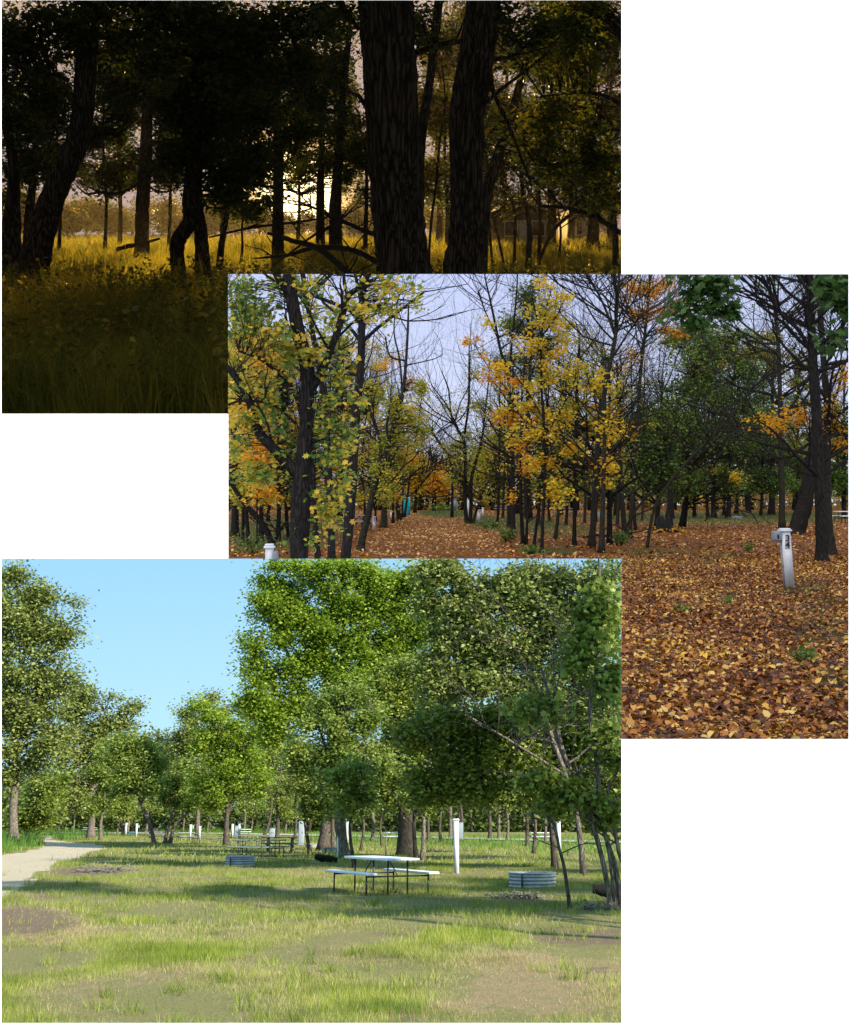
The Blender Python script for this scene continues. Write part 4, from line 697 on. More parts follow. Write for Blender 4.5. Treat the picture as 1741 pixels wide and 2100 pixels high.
tree(S, 'ash_tree', 'leaning tall thin tree with orange leaves only at its top', d=43, stems=[[(1290, 1102, 9), (1298, 1000, 8), (1306, 900, 7), (1312, 783, 7), (1322, 690, 6), (1330, 610, 5), (1334, 540, 4)], [(1320, 700, 3), (1350, 660, 2.5), (1385, 640, 2)]], blobs=[(1330, 600, 50, 34), (1370, 640, 50, 26), (1390, 680, 40, 18), (1310, 640, 30, 24), (1290, 590, 30, 24), (1280, 740, 20, 26)], n=120, lp=24, L=.13, cr=.4, leaf=L_AO, bark=BK_AG, bare=40, blen=3, blv=3, seed=191, bfrom=.55)
tree(S, 'fallen_tree', 'long thin leafless trunk slanting up to the right over the stump', d=33, stems=[[(1326, 1124, 6), (1340, 1050, 6), (1368, 997, 6), (1413, 943, 6), (1455, 900, 5), (1497, 856, 5), (1537, 803, 5), (1565, 778, 5), (1610, 752, 4), (1663, 727, 4), (1741, 715, 3)]], bare=46, blen=2.0, blv=3, bark=BK_AG, leaf=L_AG, seed=192, bfrom=.3, up=.3)
tree(S, 'fallen_tree', 'second thin leafless trunk arching low from the log towards the right', d=35, stems=[[(1262, 1119, 5), (1307, 1042, 5), (1350, 1000, 5), (1400, 975, 4), (1460, 945, 4), (1510, 900, 3), (1560, 850, 2)], [(1290, 1062, 3), (1360, 1032, 3), (1430, 990, 3), (1490, 985, 2)]], bare=30, blen=1.6, blv=3, bark=BK_AG, leaf=L_AG, seed=193, bfrom=.2, up=.2)
GR = [(1346, 53, 11, 6, [(1340, 860, 50, 50), (1370, 930, 40, 40), (1330, 960, 30, 50)]), (1394, 56, 7, 14, [(1400, 860, 54, 50), (1420, 780, 50, 46)]), (1403, 57, 7, 8, [(1430, 700, 50, 34), (1380, 900, 30, 46), (1390, 990, 26, 26)]), (1452, 84, 7, -4, [(1440, 690, 60, 40), (1480, 740, 54, 40)]), (1464, 84, 11, -2, [(1450, 800, 60, 44), (1500, 700, 40, 34), (1500, 850, 50, 44)]), (1492, 84, 10, 5, [(1520, 780, 54, 50), (1550, 860, 50, 44), (1470, 900, 44, 40)]), (1582, 104, 14, 1, [(1580, 740, 44, 40), (1560, 900, 54, 44), (1600, 850, 50, 50)]), (1424, 92, 7, 0, [(1560, 720, 50, 40), (1440, 980, 50, 30)]), (1510, 110, 8, 2, [(1620, 940, 50, 40), (1540, 960, 50, 36)]), (1536, 120, 8, 0, [(1500, 960, 50, 30), (1650, 860, 50, 60), (1560, 780, 60, 60), (1520, 690, 44, 34)]), (1731, 84, 9, 0, [(1720, 900, 40, 70), (1700, 980, 40, 30)]), (1636, 110, 9, 0, [(1650, 960, 40, 40), (1640, 760, 40, 50)]), (1378, 84, 9, 0, [(1310, 850, 44, 60), (1300, 960, 30, 44)]), (1560, 96, 6, 3, [(1590, 990, 50, 24)]), (1484, 100, 6, 3, [(1480, 1000, 50, 18)])]
GO_ = order([q[0] for q in GR])
for i, (x, d, w_, ln, bl) in enumerate(GR):
    tree(S, 'tree', '%s dark-trunked green-leaved tree from the left, right half of the autumn wood' % GO_[i], group='green trees of the autumn wood', d=d, stems=[[(x, S.hor + 3300 / d, w_), (x + ln, 1000, w_ * .85), (x + ln * 1.5, 900, w_ * .65), (x + ln * 2, 780, w_ * .4)]], blobs=bl + [(x + 10, 985, 50, 26), (x - 10, 900, 40, 40)], n=300, lp=26, L=[.2, .24][d > 70], cr=.65, leaf=[L_AG, L_AG, L_AG, L_AM][i % 4], bark=BK_A, bare=20, blen=2.8, blv=3, seed=200 + i, bfrom=.2)
tree(S, 'ash_tree', 'slim straight trunk right behind the numbered white post', d=53, stems=[[(1604, 1087, 13), (1603, 980, 12), (1600, 840, 10), (1597, 727, 9), (1590, 629, 8), (1585, 550, 6)]], blobs=[(1500, 985, 24, 18)], n=10, lp=16, L=.14, cr=.3, leaf=L_AY, bark=BK_AG, bare=34, blen=3.5, blv=3, seed=230, bfrom=.2)
tree(S, 'elm_tree', 'front trunk of the two large dark trunks at the right edge', group='paired trunks at the right edge', d=26, stems=[[(1686, 1152, 25), (1683, 1080, 21), (1680, 980, 21), (1672, 811, 20), (1665, 699, 17), (1660, 564, 15), (1658, 530, 14)], [(1668, 735, 9), (1640, 680, 8), (1600, 640, 8), (1575, 590, 6), (1555, 550, 5)], [(1664, 710, 7), (1700, 700, 7), (1750, 725, 6)]], bare=60, blen=2.0, blv=4, bark=BK_A, leaf=None, seed=231, bfrom=.35, sides=14)
tree(S, 'elm_tree', 'rear trunk of the two large dark trunks, curving off to the right', group='paired trunks at the right edge', d=28, stems=[[(1708, 1143, 20), (1700, 1080, 16), (1697, 1008, 15), (1696, 900, 16), (1697, 840, 15), (1688, 727, 12), (1682, 640, 12), (1678, 545, 12)], [(1690, 900, 5), (1655, 912, 4), (1600, 950, 3), (1560, 980, 2)], [(1697, 893, 5), (1745, 893, 5)]], blobs=[(1640, 850, 34, 30), (1700, 860, 40, 40), (1720, 780, 26, 30), (1600, 880, 30, 20), (1560, 860, 26, 14), (1725, 910, 20, 20)], n=60, lp=18, L=.12, cr=.3, leaf=L_AO, bark=BK_AG, bare=40, blen=2.0, blv=4, seed=232, bfrom=.3, sides=12)
tree(S, 'dead_tree', 'thick broken dead trunk leaning right behind the numbered white post', d=46, stems=[[(1632, 1097, 36), (1640, 1066, 34), (1650, 1036, 32), (1658, 985, 27), (1664, 940, 25), (1670, 915, 20), (1672, 900, 6)]], bare=2, blen=1, blv=1, bark=BK_A, leaf=None, seed=233, sides=14)
L_MB = leafmat('dark maple leaves', [(.02, .05, .012), (.035, .08, .016), (.05, .11, .02), (.08, .15, .025)], .3, .5, .3)
# overhanging green leaves at the top right
tree(S, 'maple_branch', 'dark green maple branch hanging in from the top edge of the autumn view', d=13, stems=[[(1530, 530, 5), (1470, 566, 4), (1420, 590, 3), (1390, 620, 2)], [(1500, 555, 3), (1480, 600, 2), (1450, 640, 1.5)]], blobs=[(1440, 590, 54, 24), (1480, 570, 44, 18), (1400, 580, 30, 16), (1430, 640, 30, 26), (1470, 630, 36, 24), (1395, 625, 20, 16), (1430, 675, 10, 12)], n=60, lp=16, L=.10, cr=.14, leaf=L_MB, bark=BK_A, twig=.006, shape=LOBE, seed=240, fly=True)
tree(S, 'maple_branch', 'dark green maple leaves filling the top right corner of the autumn view', d=12, stems=[[(1760, 560, 7), (1730, 600, 5), (1705, 640, 2)]], blobs=[(1725, 590, 30, 30), (1740, 640, 20, 30), (1700, 575, 20, 14), (1715, 690, 16, 14)], n=34, lp=16, L=.11, cr=.14, leaf=L_MB, bark=BK_A, twig=.006, shape=LOBE, seed=241, fly=True)
for o_ in list(AUT.col.objects):
    if o_.name.startswith('maple_branch'): o_['category'] = 'branch'
for i, (x, d, top, rx, lf, lab) in enumerate([(860, 150, 905, 34, 1, 'orange-yellow tree at the far left end of the leafy track'), (905, 170, 925, 40, 0, 'low yellow tree closing the far end of the leafy track'), (945, 160, 880, 34, 3, 'yellow-green tree behind the three-stemmed tree'), (890, 140, 985, 30, 1, 'small bright orange tree right above the track end'), (1010, 150, 830, 40, 2, 'mixed green and yellow tree behind the bare V-shaped tree'), (850, 120, 960, 24, 0, 'small yellow tree just behind the turquoise toilet')]):
    tree(S, 'ash_tree', lab, d=d, stems=[[(x, S.hor + 3300 / d, 7), (x + 3, 1000, 5), (x - 2, 940, 3)]], blobs=[(x, (top + 1010) / 2, rx, (1010 - top) / 2 + 4), (x - rx * .5, 985, rx * .8, 24), (x + rx * .5, 975, rx * .8, 26)], n=110, lp=26, L=.30, cr=1.0, leaf=LF[lf], bark=BK_A, bare=20, blen=5, blv=3, seed=260 + i)
belt(AUT, 'far_woods', 'far brown, green and yellow autumn wood closing the view behind the trees', 150, 230, [(440, 880), (600, 860), (760, 860), (850, 920), (900, 940), (960, 920), (1060, 860), (1300, 850), (1500, 900), (1800, 860)], FAR_A, BK_A, 1500, 34, .7, 1.8, 6, 200, .3)
# ---------------- dusk wood
S = DUSK
TALL = lambda d: dict(L=.12 if d < 30 else .2, cr=.45 if d < 30 else .9)
tree(S, 'oak_tree', 'thickest furrowed trunk standing right of the low sun', d=13.5, stems=[[(833, 712, 130), (832, 600, 118), (830, 561, 112), (822, 500, 102), (814, 420, 99), (810, 368, 99), (806, 300, 99), (801, 162, 102), (796, 90, 102), (791, 0, 103), (790, -70, 104)], [(750, 218, 8), (738, 200, 8), (726, 193, 6), (700, 180, 6), (678, 177, 5), (641, 190, 4), (600, 178, 3)], [(735, 60, 8), (715, 30, 8), (700, 0, 7)], [(845, 110, 12), (880, 100, 11), (920, 88, 10), (955, 84, 9)]], bare=5, blen=.8, blv=2, bark=BK_D, leaf=L_DK, blobs=[(700, 40, 50, 36), (860, 60, 30, 40)], n=20, lp=20, L=.09, cr=.25, seed=301, sides=28)
tree(S, 'oak_tree', 'second thick furrowed trunk curving up right of the thickest one', d=16.5, stems=[[(948, 668, 100), (949, 561, 80), (955, 500, 72), (957, 433, 66), (956, 368, 65), (957, 250, 66), (966, 184, 69), (980, 92, 67), (993, 0, 64), (998, -60, 62)], [(1010, 122, 10), (1040, 118, 7), (1062, 108, 6), (1090, 80, 4)], [(1005, 150, 10), (1012, 190, 9), (1038, 245, 7), (1060, 300, 6), (1090, 380, 4)]], bare=8, blen=1.5, blv=2, bark=BK_D, leaf=L_DK, blobs=[(1060, 40, 90, 44), (1150, 60, 80, 40)], n=60, lp=26, L=.10, cr=.3, seed=302, sides=24)
tree(S, 'oak_tree', 'large dark trunk leaning right near the left edge of the dusk wood', d=22, stems=[[(60, 616, 78), (72, 540, 60), (84, 480, 54), (100, 430, 50), (118, 380, 46), (138, 340, 45), (158, 290, 44), (168, 240, 42), (173, 190, 40), (178, 120, 40), (186, 0, 36), (190, -60, 30)], [(140, 165, 9), (110, 152, 7), (80, 165, 5), (50, 190, 3)]], blobs=[(100, 60, 110, 60), (60, 160, 60, 60), (210, 60, 60, 60)], n=170, lp=34, L=.12, cr=.45, leaf=L_DK, bark=BK_D, seed=303, sides=18)
tree(S, 'oak_tree', 'dark crooked trunk at the far left edge of the dusk wood', d=26, stems=[[(22, 593, 50), (22, 520, 44), (24, 450, 36), (28, 400, 27), (26, 330, 20), (14, 260, 19), (8, 180, 18), (0, 60, 14)]], blobs=[(20, 120, 50, 90), (60, 280, 40, 60)], n=90, lp=34, L=.13, cr=.5, leaf=L_DK, bark=BK_D, seed=304)
tree(S, 'elm_tree', 'slimmer trunk between the two leaning trunks at the left edge', d=34, stems=[[(52, 563, 20), (58, 480, 20), (62, 420, 18), (70, 350, 12), (80, 250, 9)]], blobs=[(70, 330, 50, 50), (20, 380, 30, 40)], n=70, lp=30, L=.16, cr=.5, leaf=L_DG, bark=BK_D, seed=305)
tree(S, 'oak_tree', 'straight grey trunk with bright sky on its left side', d=48, stems=[[(290, 536, 33), (291, 490, 29), (292, 430, 27), (298, 340, 26), (302, 235, 21), (306, 120, 15), (308, 20, 10)], [(288, 372, 6), (262, 390, 5), (230, 398, 6), (205, 394, 5), (180, 398, 4), (165, 388, 3), (150, 372, 2)], [(300, 378, 6), (320, 392, 5), (342, 393, 4), (360, 386, 3), (376, 372, 2)]], blobs=[(300, 130, 70, 60), (270, 200, 50, 40), (330, 240, 36, 50), (240, 330, 44, 30), (330, 340, 30, 50), (220, 370, 40, 26)], n=210, lp=32, L=.17, cr=.55, leaf=L_DK, bark=BK_D, seed=306)
tree(S, 'oak_tree', 'dark double trunk with a knotted burl left of the sun', d=24, stems=[[(369, 603, 34), (366, 560, 30), (363, 520, 28), (366, 493, 30), (380, 470, 28), (391, 450, 32), (394, 410, 40), (398, 331, 32), (401, 221, 26), (408, 100, 24), (412, 0, 20)], [(418, 580, 34), (415, 530, 30), (411, 470, 26), (402, 420, 24), (399, 380, 16)], [(372, 495, 7), (362, 488, 6), (356, 482, 4)], [(405, 330, 10), (450, 355, 8), (500, 372, 7), (560, 385, 5), (620, 395, 3)]], blobs=[(400, 60, 100, 60), (460, 140, 80, 70), (380, 200, 70, 60), (430, 280, 60, 50), (480, 220, 60, 60), (360, 330, 30, 50), (420, 350, 50, 24), (520, 90, 60, 70), (480, 385, 50, 26), (525, 345, 46, 36), (460, 400, 40, 18)], n=640, lp=34, L=.12, cr=.42, leaf=L_DK, bark=BK_D, seed=307, sides=16)
tree(S, 'young_tree', 'thin curved dark trunk between the burled trunk and the sun', d=30, stems=[[(446, 576, 16), (452, 520, 14), (458, 480, 12), (466, 430, 10), (470, 386, 10), (468, 320, 7), (480, 260, 5)]], blobs=[(470, 340, 40, 30), (500, 290, 44, 40)], n=60, lp=30, L=.13, cr=.4, leaf=L_DK, bark=BK_D, seed=308)
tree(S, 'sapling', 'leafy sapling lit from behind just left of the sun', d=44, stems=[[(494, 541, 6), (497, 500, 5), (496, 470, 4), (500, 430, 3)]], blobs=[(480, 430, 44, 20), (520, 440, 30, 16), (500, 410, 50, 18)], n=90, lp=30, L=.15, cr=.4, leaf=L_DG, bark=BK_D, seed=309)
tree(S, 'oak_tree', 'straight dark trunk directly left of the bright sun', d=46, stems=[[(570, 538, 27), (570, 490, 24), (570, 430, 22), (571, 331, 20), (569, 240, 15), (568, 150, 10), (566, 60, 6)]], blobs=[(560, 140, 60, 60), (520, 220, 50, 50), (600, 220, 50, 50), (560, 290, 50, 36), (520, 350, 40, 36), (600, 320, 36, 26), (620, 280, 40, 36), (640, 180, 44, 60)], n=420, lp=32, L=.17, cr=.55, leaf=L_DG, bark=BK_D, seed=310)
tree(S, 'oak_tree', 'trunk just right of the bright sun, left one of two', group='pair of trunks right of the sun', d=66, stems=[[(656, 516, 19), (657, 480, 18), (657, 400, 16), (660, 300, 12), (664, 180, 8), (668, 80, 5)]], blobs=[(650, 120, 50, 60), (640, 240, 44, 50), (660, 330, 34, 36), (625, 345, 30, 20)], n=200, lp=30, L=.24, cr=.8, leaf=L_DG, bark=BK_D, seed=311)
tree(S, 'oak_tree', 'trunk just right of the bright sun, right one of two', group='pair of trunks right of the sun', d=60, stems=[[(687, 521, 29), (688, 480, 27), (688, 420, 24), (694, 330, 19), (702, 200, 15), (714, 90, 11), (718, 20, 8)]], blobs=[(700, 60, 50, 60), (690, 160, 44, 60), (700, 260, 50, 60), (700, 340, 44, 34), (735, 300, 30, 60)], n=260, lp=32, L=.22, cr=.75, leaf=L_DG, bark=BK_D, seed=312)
tree(S, 'young_tree', 'thin straight trunk close left of the thickest trunk', d=50, stems=[[(748, 532, 10), (750, 460, 9), (752, 380, 7), (748, 280, 5)]], blobs=[(740, 330, 26, 40), (745, 400, 14, 14)], n=50, lp=26, L=.18, cr=.5, leaf=L_DG, bark=BK_D, seed=313)
tree(S, 'oak_tree', 'slender trunk rising between the two thick trunks', d=25, stems=[[(854, 598, 20), (858, 500, 18), (862, 400, 17), (862, 331, 17), (867, 258, 18), (884, 147, 17), (900, 0, 17), (906, -60, 16)]], blobs=[(880, 60, 44, 40)], n=24, lp=26, L=.12, cr=.4, leaf=L_DK, bark=BK_D, seed=314)
tree(S, 'oak_tree', 'curving trunk that bends up to the right behind the second thick trunk', d=26, stems=[[(985, 593, 26), (990, 480, 24), (1000, 390, 24), (1015, 340, 22), (1038, 265, 18), (1052, 220, 18), (1083, 121, 15), (1108, 63, 13), (1130, 0, 10)]], blobs=[(1130, 50, 80, 44), (1200, 90, 70, 50), (1100, 130, 50, 40)], n=150, lp=30, L=.13, cr=.42, leaf=L_DK, bark=BK_D, seed=315)
for i, (pts, d) in enumerate([([(878, 561, 6), (882, 480, 5), (895, 368, 5), (903, 280, 4), (913, 206, 3), (905, 120, 2)], 27), ([(1055, 530, 7), (1056, 470, 6), (1055, 430, 6), (1040, 380, 4), (1028, 330, 3)], 40), ([(1083, 540, 13), (1086, 470, 11), (1078, 420, 9), (1071, 390, 8), (1066, 320, 6), (1056, 260, 5), (1040, 215, 3)], 36), ([(1106, 520, 8), (1108, 440, 7), (1104, 370, 6), (1112, 300, 4)], 42), ([(1097, 526, 7), (1130, 480, 7), (1165, 445, 6), (1200, 425, 4), (1240, 410, 2)], 38), ([(1263, 561, 15), (1262, 500, 13), (1258, 440, 11), (1254, 380, 9), (1243, 320, 7), (1241, 258, 6), (1245, 180, 4)], 30), ([(1012, 510, 5), (1004, 470, 5), (998, 440, 5), (990, 410, 4)], 36), ([(1040, 540, 6), (1020, 480, 5), (1008, 440, 4), (1000, 420, 3)], 34), ([(1145, 530, 5), (1150, 480, 5), (1144, 430, 3)], 44)]):
    lab = ['thin whip-like sapling in the gap between the two thick trunks', 'thin upright sapling left of the forked dark sapling', 'forked dark sapling in front of the farmhouse gable', 'straight sapling right beside the forked dark one', 'sapling slanting low to the right across the farmhouse', 'dark crooked sapling at the right edge of the dusk wood', 'short leaning sapling beside the farmhouse corner', 'bent sapling right at the foot of the second thick trunk', 'small sapling in front of the dim farmhouse roof'][i]
    tree(S, 'sapling', lab, group='saplings of the dusk wood', d=d, stems=[pts], blobs=[], bare=9, blen=1.3, blv=3, bark=BK_D, leaf=L_DG, seed=330 + i, spread=.6)
DM_ = [(1130, 70, 20, 0), (1215, 62, 26, 0), (900, 80, 14, 1), (1035, 90, 14, 0), (1170, 92, 12, 0), (1250, 80, 14, 0), (915, 60, 8, 1), (1000, 70, 8, 0)]
DO_ = order([q[0] for q in DM_])
for i, (x, d, w_, lf) in enumerate(DM_):
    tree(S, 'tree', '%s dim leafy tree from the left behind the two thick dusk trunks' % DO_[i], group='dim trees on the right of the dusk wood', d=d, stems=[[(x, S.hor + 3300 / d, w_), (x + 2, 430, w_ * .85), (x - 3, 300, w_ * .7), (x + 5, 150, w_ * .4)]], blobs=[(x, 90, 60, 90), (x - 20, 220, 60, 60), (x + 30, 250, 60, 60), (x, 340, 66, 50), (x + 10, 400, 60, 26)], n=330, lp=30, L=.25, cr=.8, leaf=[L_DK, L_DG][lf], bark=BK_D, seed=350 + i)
tree(S, 'tree', 'near leafy branches hanging over the right half of the dusk wood', d=19, stems=[[(1330, 640, 30), (1325, 500, 28), (1320, 300, 26), (1310, 100, 22)], [(1320, 250, 12), (1250, 200, 8), (1180, 190, 5), (1100, 200, 3)], [(1322, 350, 12), (1260, 320, 8), (1190, 330, 5), (1100, 340, 3)]], blobs=[(1200, 30, 90, 40), (1180, 130, 90, 60), (1150, 240, 90, 60), (1230, 300, 60, 60), (1060, 300, 60, 50), (1180, 350, 80, 40), (1250, 400, 40, 40)], n=230, lp=26, L=.11, cr=.36, leaf=L_DG, bark=BK_D, seed=370, bare=10, blen=2, blv=2)
tree(S, 'tree', 'near dark leaves hanging over the top of the dusk wood left of the thickest trunk', d=21, stems=[[(230, -60, 10), (330, 20, 7), (420, 50, 5), (520, 90, 3)], [(300, 160, 5), (480, 120, 4), (600, 90, 3)]], blobs=[(250, 30, 90, 46), (350, 40, 90, 46), (460, 40, 90, 50), (580, 50, 80, 50), (670, 50, 60, 50), (300, 110, 50, 40), (500, 150, 70, 50), (600, 160, 70, 50), (660, 230, 40, 40)], n=420, lp=26, L=.12, cr=.38, leaf=L_DK, bark=BK_D, seed=371, fly=True)
HB_ = [(120, 130, 400, 44), (175, 150, 408, 40), (225, 135, 415, 36), (270, 160, 418, 40), (330, 140, 412, 36), (350, 165, 420, 34), (440, 150, 410, 40), (530, 160, 425, 30), (715, 140, 420, 30), (750, 160, 425, 30), (620, 172, 442, 40), (60, 120, 380, 40), (400, 140, 405, 40), (480, 165, 420, 36), (575, 175, 432, 36), (660, 165, 436, 36), (20, 140, 390, 40), (900, 150, 420, 40), (1000, 160, 400, 50), (1120, 160, 400, 50), (1220, 150, 390, 50)]
HO_ = order([q[0] for q in HB_])
for i, (x, d, top, rx) in enumerate(HB_):
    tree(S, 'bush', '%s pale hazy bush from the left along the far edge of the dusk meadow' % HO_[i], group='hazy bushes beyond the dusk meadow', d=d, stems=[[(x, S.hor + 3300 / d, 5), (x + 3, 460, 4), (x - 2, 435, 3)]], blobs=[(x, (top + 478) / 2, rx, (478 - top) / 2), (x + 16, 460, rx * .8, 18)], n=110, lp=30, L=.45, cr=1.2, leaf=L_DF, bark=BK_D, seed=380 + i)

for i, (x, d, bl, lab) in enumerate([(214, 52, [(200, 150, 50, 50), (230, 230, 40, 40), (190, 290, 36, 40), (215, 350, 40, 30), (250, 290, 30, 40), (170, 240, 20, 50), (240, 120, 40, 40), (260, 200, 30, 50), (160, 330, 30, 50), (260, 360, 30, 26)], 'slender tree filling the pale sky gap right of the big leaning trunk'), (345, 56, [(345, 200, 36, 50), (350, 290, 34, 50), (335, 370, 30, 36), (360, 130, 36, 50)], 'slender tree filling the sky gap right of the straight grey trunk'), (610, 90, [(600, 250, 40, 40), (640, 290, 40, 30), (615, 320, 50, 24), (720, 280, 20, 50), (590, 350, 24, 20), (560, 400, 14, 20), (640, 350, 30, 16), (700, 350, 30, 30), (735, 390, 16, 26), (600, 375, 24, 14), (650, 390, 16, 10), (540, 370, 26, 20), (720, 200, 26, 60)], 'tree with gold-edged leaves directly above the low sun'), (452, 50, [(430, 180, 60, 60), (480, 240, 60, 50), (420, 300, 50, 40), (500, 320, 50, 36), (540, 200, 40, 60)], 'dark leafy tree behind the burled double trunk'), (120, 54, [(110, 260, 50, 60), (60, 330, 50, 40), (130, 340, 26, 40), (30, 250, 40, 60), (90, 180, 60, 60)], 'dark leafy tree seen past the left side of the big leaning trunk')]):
    tree(S, 'young_tree', lab, d=d, stems=[[(x, S.hor + 3300 / d, 8), (x + 4, 400, 6), (x - 3, 280, 5), (x + 4, 150, 3)]], blobs=bl, n=680, lp=24, L=.17, cr=.5, leaf=[L_DK, L_DK, L_DG, L_DK, L_DK][i], bark=BK_D, seed=600 + i, bare=8, blen=2, blv=3)

for i, (x, d, bl, lf, lab) in enumerate([(1262, 100, [(1250, 900, 50, 60), (1290, 960, 40, 40), (1240, 990, 60, 26)], 5, 'leafy green tree deep behind the tall nearly leafless tree'), (1060, 110, [(1050, 900, 50, 70), (1000, 950, 40, 50), (1080, 990, 60, 26)], 3, 'yellow-green tree deep behind the orange-leaved ash'), (1150, 105, [(1150, 880, 60, 80), (1160, 980, 70, 34)], 2, 'mixed green tree deep behind the brightest yellow ash'), (600, 95, [(580, 850, 70, 80), (520, 780, 50, 70), (620, 960, 80, 50)], 2, 'mixed green tree deep behind the forked maple'), (700, 100, [(690, 880, 60, 80), (740, 930, 40, 50), (700, 760, 30, 60)], 6, 'yellow-green tree deep behind the straight dark elm'), (500, 60, [(500, 640, 34, 70), (540, 720, 44, 60), (500, 820, 40, 60)], 5, 'dark green tree at the left edge of the autumn view')]):
    tree(AUT, 'tree', lab, d=d, stems=[[(x, AUT.hor + 3300 / d, 8), (x + 3, 980, 6), (x - 2, 880, 4), (x + 3, 800, 3)]], blobs=bl, n=260, lp=24, L=.2 + d * .0006, cr=.7, leaf=LF[lf], bark=BK_A, bare=16, blen=3, blv=3, seed=640 + i)

tree(DUSK, 'young_tree', 'broad dark tree closing the pale gap between the two left trunks', d=72, stems=[[(245, 512, 10), (247, 430, 8), (243, 300, 6), (248, 160, 4)]], blobs=[(225, 130, 60, 60), (250, 220, 50, 60), (215, 300, 50, 50), (255, 350, 40, 34), (345, 130, 40, 60), (180, 360, 26, 34)], n=420, lp=26, L=.24, cr=.75, leaf=L_DK, bark=BK_D, seed=660, bare=8, blen=2.5, blv=3)
# ================================================================ THINGS
M_WH = mat('white paint', (.54, .56, .56), .5, noise=.12, nscale=6, spec=.4)
M_WHT = mat('white table plank', (.66, .70, .72), .45, noise=.1, nscale=9, stretch=(.3, 6, 1), spec=.4)
M_GT = mat('grey green plank', (.19, .23, .19), .7, noise=.3, nscale=8, stretch=(.3, 6, 1))
M_WG = mat('weathered grey wood', (.15, .135, .115), .9, noise=.4, nscale=10, stretch=(.4, 5, 1), bump=.4)
M_PIPE = mat('black steel pipe', (.015, .017, .018), .45, spec=.5)
M_GALV = mat('galvanised steel', (.34, .35, .35), .5, metal=.5, noise=.25, nscale=7)
M_ASH = mat('cold ash', (.05, .047, .043), 1, noise=.5, nscale=12)
M_BOX = mat('grey electric box', (.17, .20, .22), .45, spec=.4, noise=.08)
M_BOXL = mat('pale grey box', (.24, .28, .30), .5, spec=.3, noise=.1)
M_CHAR = mat('charred wood', (.008, .007, .006), .95, noise=.5, nscale=14, bump=.9, bscale=18)
M_DEAD = mat('dead branch wood', (.035, .03, .025), .95, noise=.4, nscale=12, bump=.6)
M_TEAL = mat('turquoise plastic', (.0, .36, .40), .4, spec=.4)
M_TEALW = mat('white plastic roof', (.55, .6, .62), .4)
M_BLK = mat('black lettering', (.01, .01, .01), .6)
M_PLATE = mat('grey number plate', (.33, .34, .36), .5)
M_BLUE = mat('pale blue enamel', (.22, .42, .5), .4, spec=.4)
M_STK = mat('bare stake wood', (.34, .28, .18), .9, noise=.2)
def root_at(S, name, px, py, label, cat, group=None, rz=0, d=None):
    d = d or S.gd(py); return emp(S, name, S.base(px, d), label, cat, group, R(rz)), d
def part(S, root, name, m, fn, smooth=False):
    g = G(); fn(g); return out(S, name, g, m, root, None, False, smooth)
def picnic(S, px, py, rz, label, top, fr, L=1.8, group='picnic tables of the camp', W=.75, d=None, frame_only=False):
    r, d = root_at(S, 'picnic_table', px, py, label, 'picnic table', group, rz, d)
    part(S, r, 'tabletop', top, lambda g: g.box((0, 0, .735), (L, W, .05), bev=.012))
    for s in (-1, 1): part(S, r, 'bench', top, lambda g: g.box((0, s * .76, .44), (L, .26, .05), bev=.012))
    xo = L / 2 - .28
    for s in (-1, 1):
        for t in (-1, 1):
            part(S, r, 'leg', fr, lambda g: g.tube([(s * xo, t * .24, -.03), (s * xo, t * .24, .71)], .021, 8), True)
            part(S, r, 'bench_leg', fr, lambda g: g.tube([(s * xo, t * .76, -.03), (s * xo, t * .76, .415)], .021, 8), True)
        part(S, r, 'cross_bar', fr, lambda g: g.tube([(s * xo, -.76, .38), (s * xo, .76, .38)], .017, 8), True)
        part(S, r, 'brace', fr, lambda g: g.tube([(s * xo, 0, .38), (s * (xo - .42), 0, .70)], .013, 6), True)
    return r
def woodtable(S, px, py, rz, label, L=1.9, group='picnic tables of the camp'):
    r, d = root_at(S, 'picnic_table', px, py, label, 'picnic table', group, rz)
    def planks(g, y0, n, w_, z):
        for k in range(n): g.box((0, y0 + k * (w_ + .012), z), (L, w_, .045), bev=.006)
    part(S, r, 'tabletop', M_WG, lambda g: planks(g, -.32, 5, .145, .75))
    for s in (-1, 1):
        part(S, r, 'bench', M_WG, lambda g: planks(g, s * .78 - .07, 2, .135, .44))
    for x in (-L / 2 + .3, L / 2 - .3):
        part(S, r, 'crossbeam', M_WG, lambda g: g.box((x, 0, .38), (.05, 1.75, .11)))
        for s in (-1, 1): part(S, r, 'leg', M_WG, lambda g: g.tube([(x + .06, s * .62, -.03), (x + .06, s * .22, .72)], .06, 4))
    return r
def firering(S, px, py, wpx, label, h=.30, group='steel fire rings', m=None, d=None):
    d0 = d or S.gd(py); rad = S.m(wpx, d0) / 2; r, d = root_at(S, 'fire_ring', px, py, label, 'fire ring', group, d=d0)
    pr = [(rad + .006 * (1 if k % 2 else -1) + .006, z) for k, z in enumerate(np.linspace(-.02, h, 17))]
    pr = [(rad + .014 * math.sin(z / h * math.pi * 8), z) for z in np.linspace(-.02, h, 45)]
    def ring(g):
        g.lathe(pr + [(rad - .02, h)] + [(q - .03, z) for q, z in pr[::-1]], (0, 0, 0), 64)
    part(S, r, 'corrugated_wall', m or M_GALV, ring, True)
    part(S, r, 'rim', m or M_GALV, lambda g: g.lathe([(rad + .018 * math.cos(a) , h + .018 * math.sin(a)) for a in np.linspace(0, 2 * math.pi, 9)], (0, 0, 0), 64), True)
    part(S, r, 'ash_bed', M_ASH, lambda g: g.lathe([(rad - .04, .03), (rad * .5, .06), (.01, .07)], (0, 0, 0), 32), True)
    part(S, r, 'seam_strap', M_PIPE, lambda g: g.box((-rad * .52, -rad * .87 - .02, h * .45), (.035, .02, h * .95), rz=-.5))
    return r
